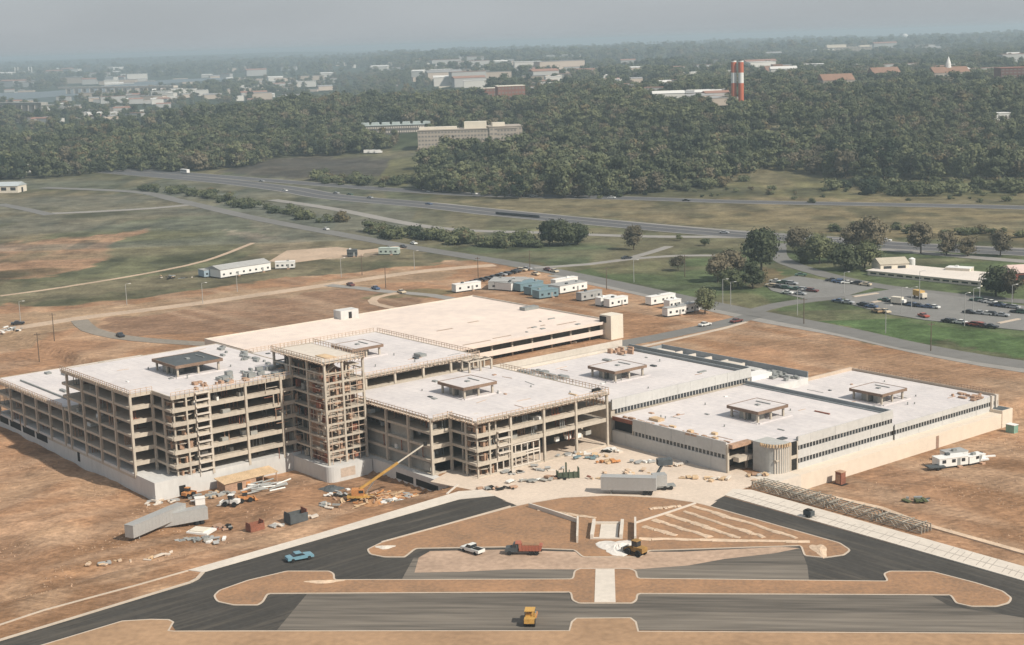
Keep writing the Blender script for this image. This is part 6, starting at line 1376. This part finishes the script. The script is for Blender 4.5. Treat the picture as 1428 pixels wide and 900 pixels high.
def bushes(pts, n, spread, s0, s1, label, group):
    P = [np.array(Gt(*p)[:2]) for p in pts]; seg = [np.linalg.norm(b - a) for a, b in zip(P[:-1], P[1:])]; tot = sum(seg)
    for i in range(n):
        d = rngb.uniform(0, tot); j = 0
        while d > seg[j] and j < len(seg) - 1: d -= seg[j]; j += 1
        p = P[j] + (P[j + 1] - P[j]) * d / seg[j] + np.array([rngb.gauss(0, spread), rngb.gauss(0, spread * 1.4)])
        o = bpy.data.objects.new("bush", rngb.choice(bush_bits)); COL.objects.link(o); k = rngb.uniform(s0, s1); o.location = (p[0], p[1], float(height(*p)) - .2); o.scale = (k, k, k * rngb.uniform(.7, 1.1)); o.rotation_euler = (0, 0, rngb.uniform(0, 6)); tag(o, label, "bush", group)
bushes([(170, 262), (225, 268), (280, 272), (320, 284), (400, 300), (470, 312)], 60, 3.5, .7, 1.7, "dark bush in the hedge line between the fields and the highway", "bushes of the left hedge line")
bushes([(510, 322), (560, 330), (620, 336), (680, 342), (740, 342)], 55, 4.5, .7, 1.8, "dark bush in the scrub strip left of the big bush group", "bushes of the scrub strip")
bushes([(830, 268), (900, 262), (960, 262), (1020, 255)], 40, 12, .8, 2.2, "green bush at the foot of the wooded hill left of the scrub meadow", "bushes at the hill foot")
bushes([(1160, 262), (1240, 268), (1320, 268), (1420, 264)], 50, 12, .9, 2.6, "pale green bush at the foot of the wooded hill at the right", "bushes at the right hill foot")
bushes([(700, 262), (1428, 276)], 60, 18, .4, 1.1, "low scrub bush in the rough meadow", "bushes of the rough meadow")
bushes([(1150, 318), (1428, 330)], 26, 6, .5, 1.4, "brownish bush between the highway lanes", "bushes between the highway lanes")
bushes([(430, 250), (500, 256), (640, 262)], 45, 7, .8, 2.0, "dark bush on the bank above the far highway", "bushes above the far highway")

# forest: crowns of many trees; nearest rows are single trees, the rest one wood
fm = [crown_mesh("forest crown", 50 + i, 12, [14, 12, 15, 11, 16, 10, 13][i], .5, 13, 34, .8, [LEAF, LEAF, LEAFG, LEAFB, LEAF, LEAFG, LEAF][i]) for i in range(7)]
tm = trunk_mesh("forest trunk", 3, 13, .3, 7, 4, 8)
def forest_mask(x, y):
    """probability of a tree"""
    x = np.asarray(x, float); y = np.asarray(y, float)
    Wr = S((x + 130 + (y - 1300) * .10) / 330)
    edge = 1050 + 50 * (vnoise(x / 60, y * 0, 61) - .5) + 105 * np.exp(-((x - 200) / 55) ** 2) + 55 * S((-x + 60) / 160)
    edge = np.where(x < -75, 1480 - 120 * S((-x - 75) / 300) + 60 * (vnoise(x / 70, y * 0, 62) - .5), edge)
    m = (y > edge).astype(float)
    fade = vnoise(x / 260, y / 330, 63) * .6 + vnoise(x / 90, y / 120, 64) * .4
    town = S((y - 2300 - 500 * (x < -250)) / 600)
    m = m * np.where(fade > .34 + .16 * town, 1, .25 - .1 * town)
    r = x / y; lim = np.interp(r, [-.36, -.28, -.2, -.125, -.09, -.07], [1580, 1660, 1800, 2200, 2650, 1e5])
    m = np.where((y > lim) & (y < 6200), m * np.where(vnoise(x / 120, y / 330, 71) > .62, .55, .10), m)
    m = np.where(y >= 6200, m * np.where(vnoise(x / 500, y / 900, 72) > .4, 1, .25), m)
    m = np.where((y > 2150) & (y < 5200) & (r > -.07) & (r < .12), m * np.where(vnoise(x / 90, y / 200, 73) > .60, 1, .08), m)
    m = np.where((y > 2300) & (y < 7000) & (r >= .12), m * np.where(vnoise(x / 90, y / 220, 74) > .45, 1, .15), m)
    return m
KEEP = []
for pts in ([(480, 246), (560, 196), (735, 206), (740, 214), (640, 222), (560, 240)], [(345, 240), (380, 220), (545, 218), (600, 240), (600, 262), (430, 256)], [(575, 210), (742, 210), (735, 188), (575, 184)], [(500, 196), (590, 196), (590, 180), (505, 180)]):
    KEEP.append([tuple(Gt(*p)[:2]) for p in pts])
KEEP.append([G(*p, 4) for p in [(-80, 128), (60, 125), (200, 112), (330, 106), (345, 114), (240, 122), (110, 140), (-80, 152)]])
def scatter(y0, y1, d, seed, hw, smin, smax):
    rg = np.random.default_rng(seed); n_ = int((y1 - y0) * (y0 + y1) * hw / (d * d)); y = np.sqrt(rg.uniform(y0 ** 2, y1 ** 2, n_)); x = rg.uniform(-hw, hw, n_) * y
    k = rg.uniform(0, 1, n_) < forest_mask(x, y)
    for P in KEEP: k &= ~inpoly(x, y, P)
    # nothing grows on buildings
    x, y = x[k], y[k]; s = rg.uniform(smin, smax, len(x)) * (.65 + .8 * vnoise(x / 45, y / 60, 66)); return np.stack([x, y, s], -1)
T1 = scatter(1020, 1750, 9.0, 1, .37, .75, 1.35); T2 = scatter(1750, 2700, 11.5, 2, .38, .9, 1.5); T3 = scatter(2700, 5200, 17, 3, .39, .9, 1.6); T4 = scatter(5200, 11500, 33, 4, .40, 1.5, 2.7)
BLD = [o for o in COL.objects if o.get('category') in ("building", "chimney", "power station", "water tower", "bridge") and o.location.y > 1100]
def clear(T):
    k = np.ones(len(T), bool)
    for o in BLD:
        bx, by = o.location.x, o.location.y; far = by / 1500.0
        Lx = 30 if o.get('category') == 'chimney' else 8
        for ch in o.children:
            if ch.type == 'MESH' and ch.name.split('.')[0] in ("wall", "hall", "band"): Lx = max(Lx, max(abs(v.co.x) for v in ch.data.vertices))
        if o.name.startswith("river"): continue
        k &= ~((np.abs(T[:, 0] - bx) < Lx + 5) & (T[:, 1] > by - 14 * far) & (T[:, 1] < by + 40 * far))
        # keep the sight line above the nearest tops open as the photo shows them
        k &= ~((np.abs(T[:, 0] - bx * T[:, 1] / by) < Lx * .9) & (T[:, 1] > by - (150 if Lx == 30 else 55) * far) & (T[:, 1] <= by) & (np.random.default_rng(5).uniform(0, 1, len(T)) < .8))
    return T[k]
T1, T2, T3, T4 = clear(T1), clear(T2), clear(T3), clear(T4)
order = np.argsort(T1[:, 1] - 90 * (T1[:, 2] > 1.2) + 250 * (T1[:, 0] < -75) * 0); near = T1[order[:230]]; rest = np.concatenate([T1[order[230:]], T2, T3, T4])
rf = random.Random(9)
for x, y, s in near:
    o = bpy.data.objects.new("forest_tree", None); COL.objects.link(o); o.location = (x, y, float(height(x, y))); o.rotation_euler = (0, 0, rf.uniform(0, 6)); o.scale = (s, s, s * rf.uniform(.85, 1.15)); o.empty_display_size = .5
    tag(o, "leafy tree in the front rows of the woods beyond the highway", "tree", "trees at the edge of the woods")
    c = bpy.data.objects.new("crown", rf.choice(fm)); COL.objects.link(c); c.parent = o; k = bpy.data.objects.new("trunk", tm); COL.objects.link(k); k.parent = o
print("forest points", len(rest))
fc = bpy.data.collections.new("forest crowns")
for i, m in enumerate(fm):
    o = bpy.data.objects.new("forest_crown_%d" % i, m); fc.objects.link(o)
me = bpy.data.meshes.new("woods"); zz = height(rest[:, 0], rest[:, 1]); co = np.stack([rest[:, 0], rest[:, 1], zz], -1)
me.vertices.add(len(co)); me.vertices.foreach_set("co", co.ravel())
at = me.attributes.new("scl", 'FLOAT', 'POINT'); at.data.foreach_set("value", rest[:, 2].astype(np.float32))
at = me.attributes.new("rz", 'FLOAT', 'POINT'); at.data.foreach_set("value", rng.uniform(0, 6.28, len(co)).astype(np.float32))
at = me.attributes.new("pick", 'INT', 'POINT'); at.data.foreach_set("value", rng.integers(0, 7, len(co)).astype(np.int32))
wo = bpy.data.objects.new("woods", me); COL.objects.link(wo); tag(wo, kind='stuff')
ng = bpy.data.node_groups.new("woods", 'GeometryNodeTree'); ng.interface.new_socket("Geometry", in_out='INPUT', socket_type='NodeSocketGeometry'); ng.interface.new_socket("Geometry", in_out='OUTPUT', socket_type='NodeSocketGeometry')
gi = ng.nodes.new("NodeGroupInput"); gout = ng.nodes.new("NodeGroupOutput"); ip = ng.nodes.new("GeometryNodeInstanceOnPoints"); ci = ng.nodes.new("GeometryNodeCollectionInfo")
ci.inputs['Collection'].default_value = fc; ci.inputs['Separate Children'].default_value = True; ci.inputs['Reset Children'].default_value = True; ip.inputs['Pick Instance'].default_value = True
def nat(name, typ):
    a = ng.nodes.new("GeometryNodeInputNamedAttribute"); a.data_type = typ; a.inputs['Name'].default_value = name; return a
s_ = nat("scl", 'FLOAT'); r_ = nat("rz", 'FLOAT'); p_ = nat("pick", 'INT'); cx_ = ng.nodes.new("ShaderNodeCombineXYZ")
ng.links.new(gi.outputs[0], ip.inputs['Points']); ng.links.new(ci.outputs[0], ip.inputs['Instance']); ng.links.new(s_.outputs['Attribute'], ip.inputs['Scale']); ng.links.new(p_.outputs['Attribute'], ip.inputs['Instance Index'])
ng.links.new(r_.outputs['Attribute'], cx_.inputs[2]); ng.links.new(cx_.outputs[0], ip.inputs['Rotation']); ng.links.new(ip.outputs[0], gout.inputs[0])
md = wo.modifiers.new("woods", 'NODES'); md.node_group = ng

# distant houses and works: individual simple volumes
rh = random.Random(21)
hm_ = [mat("far pale wall", (.62, .60, .56), .8, .1, .02), mat("far grey wall", (.40, .40, .39), .8, .1, .02), mat("far tan wall", (.50, .42, .35), .8, .1, .02)]
hr_ = [mat("far white roof", (.66, .65, .62), .8, .1, .02), mat("far grey roof", (.28, .28, .28), .8, .1, .02), mat("far brick roof", (.30, .17, .13), .8, .1, .02)]
protos = []
for i in range(6):
    L, W_, h = rh.uniform(16, 34), rh.uniform(12, 20), rh.uniform(5, 9); w_ = MB().box(-L/2, L/2, -W_/2, W_/2, -4, h).mesh("wall", hm_[i % 3]); r = MB(); k = W_ * (.2 if i % 2 else .03)
    r.add([(-L/2 - .4, -W_/2 - .4, h), (L/2 + .4, -W_/2 - .4, h), (L/2 + .4, W_/2 + .4, h), (-L/2 - .4, W_/2 + .4, h), (-L/2 - .4, 0, h + k), (L/2 + .4, 0, h + k)], [(0, 1, 5, 4), (2, 3, 4, 5), (0, 4, 3), (1, 2, 5), (3, 2, 1, 0)]); protos.append((w_, r.mesh("roof", hr_[(i * 2) % 3])))
def houses(region, n, s0, s1, label, group, cat="building", name="distant_house"):
    for _ in range(n):
        px, py = rh.uniform(*region[0]), rh.uniform(*region[1]); x, y, z = Gt(px, py); o = bpy.data.objects.new(name, None); COL.objects.link(o); s = rh.uniform(s0, s1); o.location = (x, y, z + 6 * s); o.scale = (s * rh.uniform(1, 2), s, s * .9); o.rotation_euler = (0, 0, rh.uniform(-.5, .5)); o.empty_display_size = .5
        tag(o, label, cat, group); a, b = rh.choice(protos)
        for m, nm in ((a, "wall"), (b, "roof")): c = bpy.data.objects.new(nm, m); COL.objects.link(c); c.parent = o
houses(((0, 230), (128, 176)), 74, .5, 1.0, "small pale building in the valley town before the river", "buildings of the valley town")
houses(((130, 460), (108, 148)), 84, .6, 1.5, "pale works building in the industrial strip behind the wooded rise", "buildings of the industrial strip")
houses(((0, 220), (98, 124)), 34, 1.0, 2.4, "hazy pale building beyond the river", "buildings beyond the river")
houses(((200, 560), (84, 108)), 34, 1.0, 2.1, "hazy building on the far plain", "buildings of the far plain")
houses(((740, 1010), (92, 150)), 90, .6, 1.3, "pale house among trees left of the striped chimneys", "houses left of the chimneys")
houses(((560, 800), (85, 125)), 36, 1.0, 2.2, "pale building among trees on the middle ridge", "buildings of the middle ridge")
houses(((1000, 1420), (68, 118)), 30, .9, 2.0, "pale building among trees on the far right ridge", "buildings of the right ridge")
# ------------------------------------------------------------------ haze
hz = MB().box(-9800, 9800, -420, 17800, -14, 121).build("haze", mat("x_tmp", (1, 1, 1)))
hm = bpy.data.materials.new("haze air"); hm.use_nodes = True; hn = hm.node_tree; hn.nodes.clear()
ho = hn.nodes.new("ShaderNodeOutputMaterial"); pv = hn.nodes.new("ShaderNodeVolumePrincipled")
pv.inputs['Density'].default_value = 1.6e-4; pv.inputs['Color'].default_value = (.73, .89, .98, 1); pv.inputs['Anisotropy'].default_value = .2
hn.links.new(pv.outputs[0], ho.inputs['Volume']); hz.data.materials[0] = hm; tag(hz, kind='stuff')
SC.cycles.volume_step_rate = 10
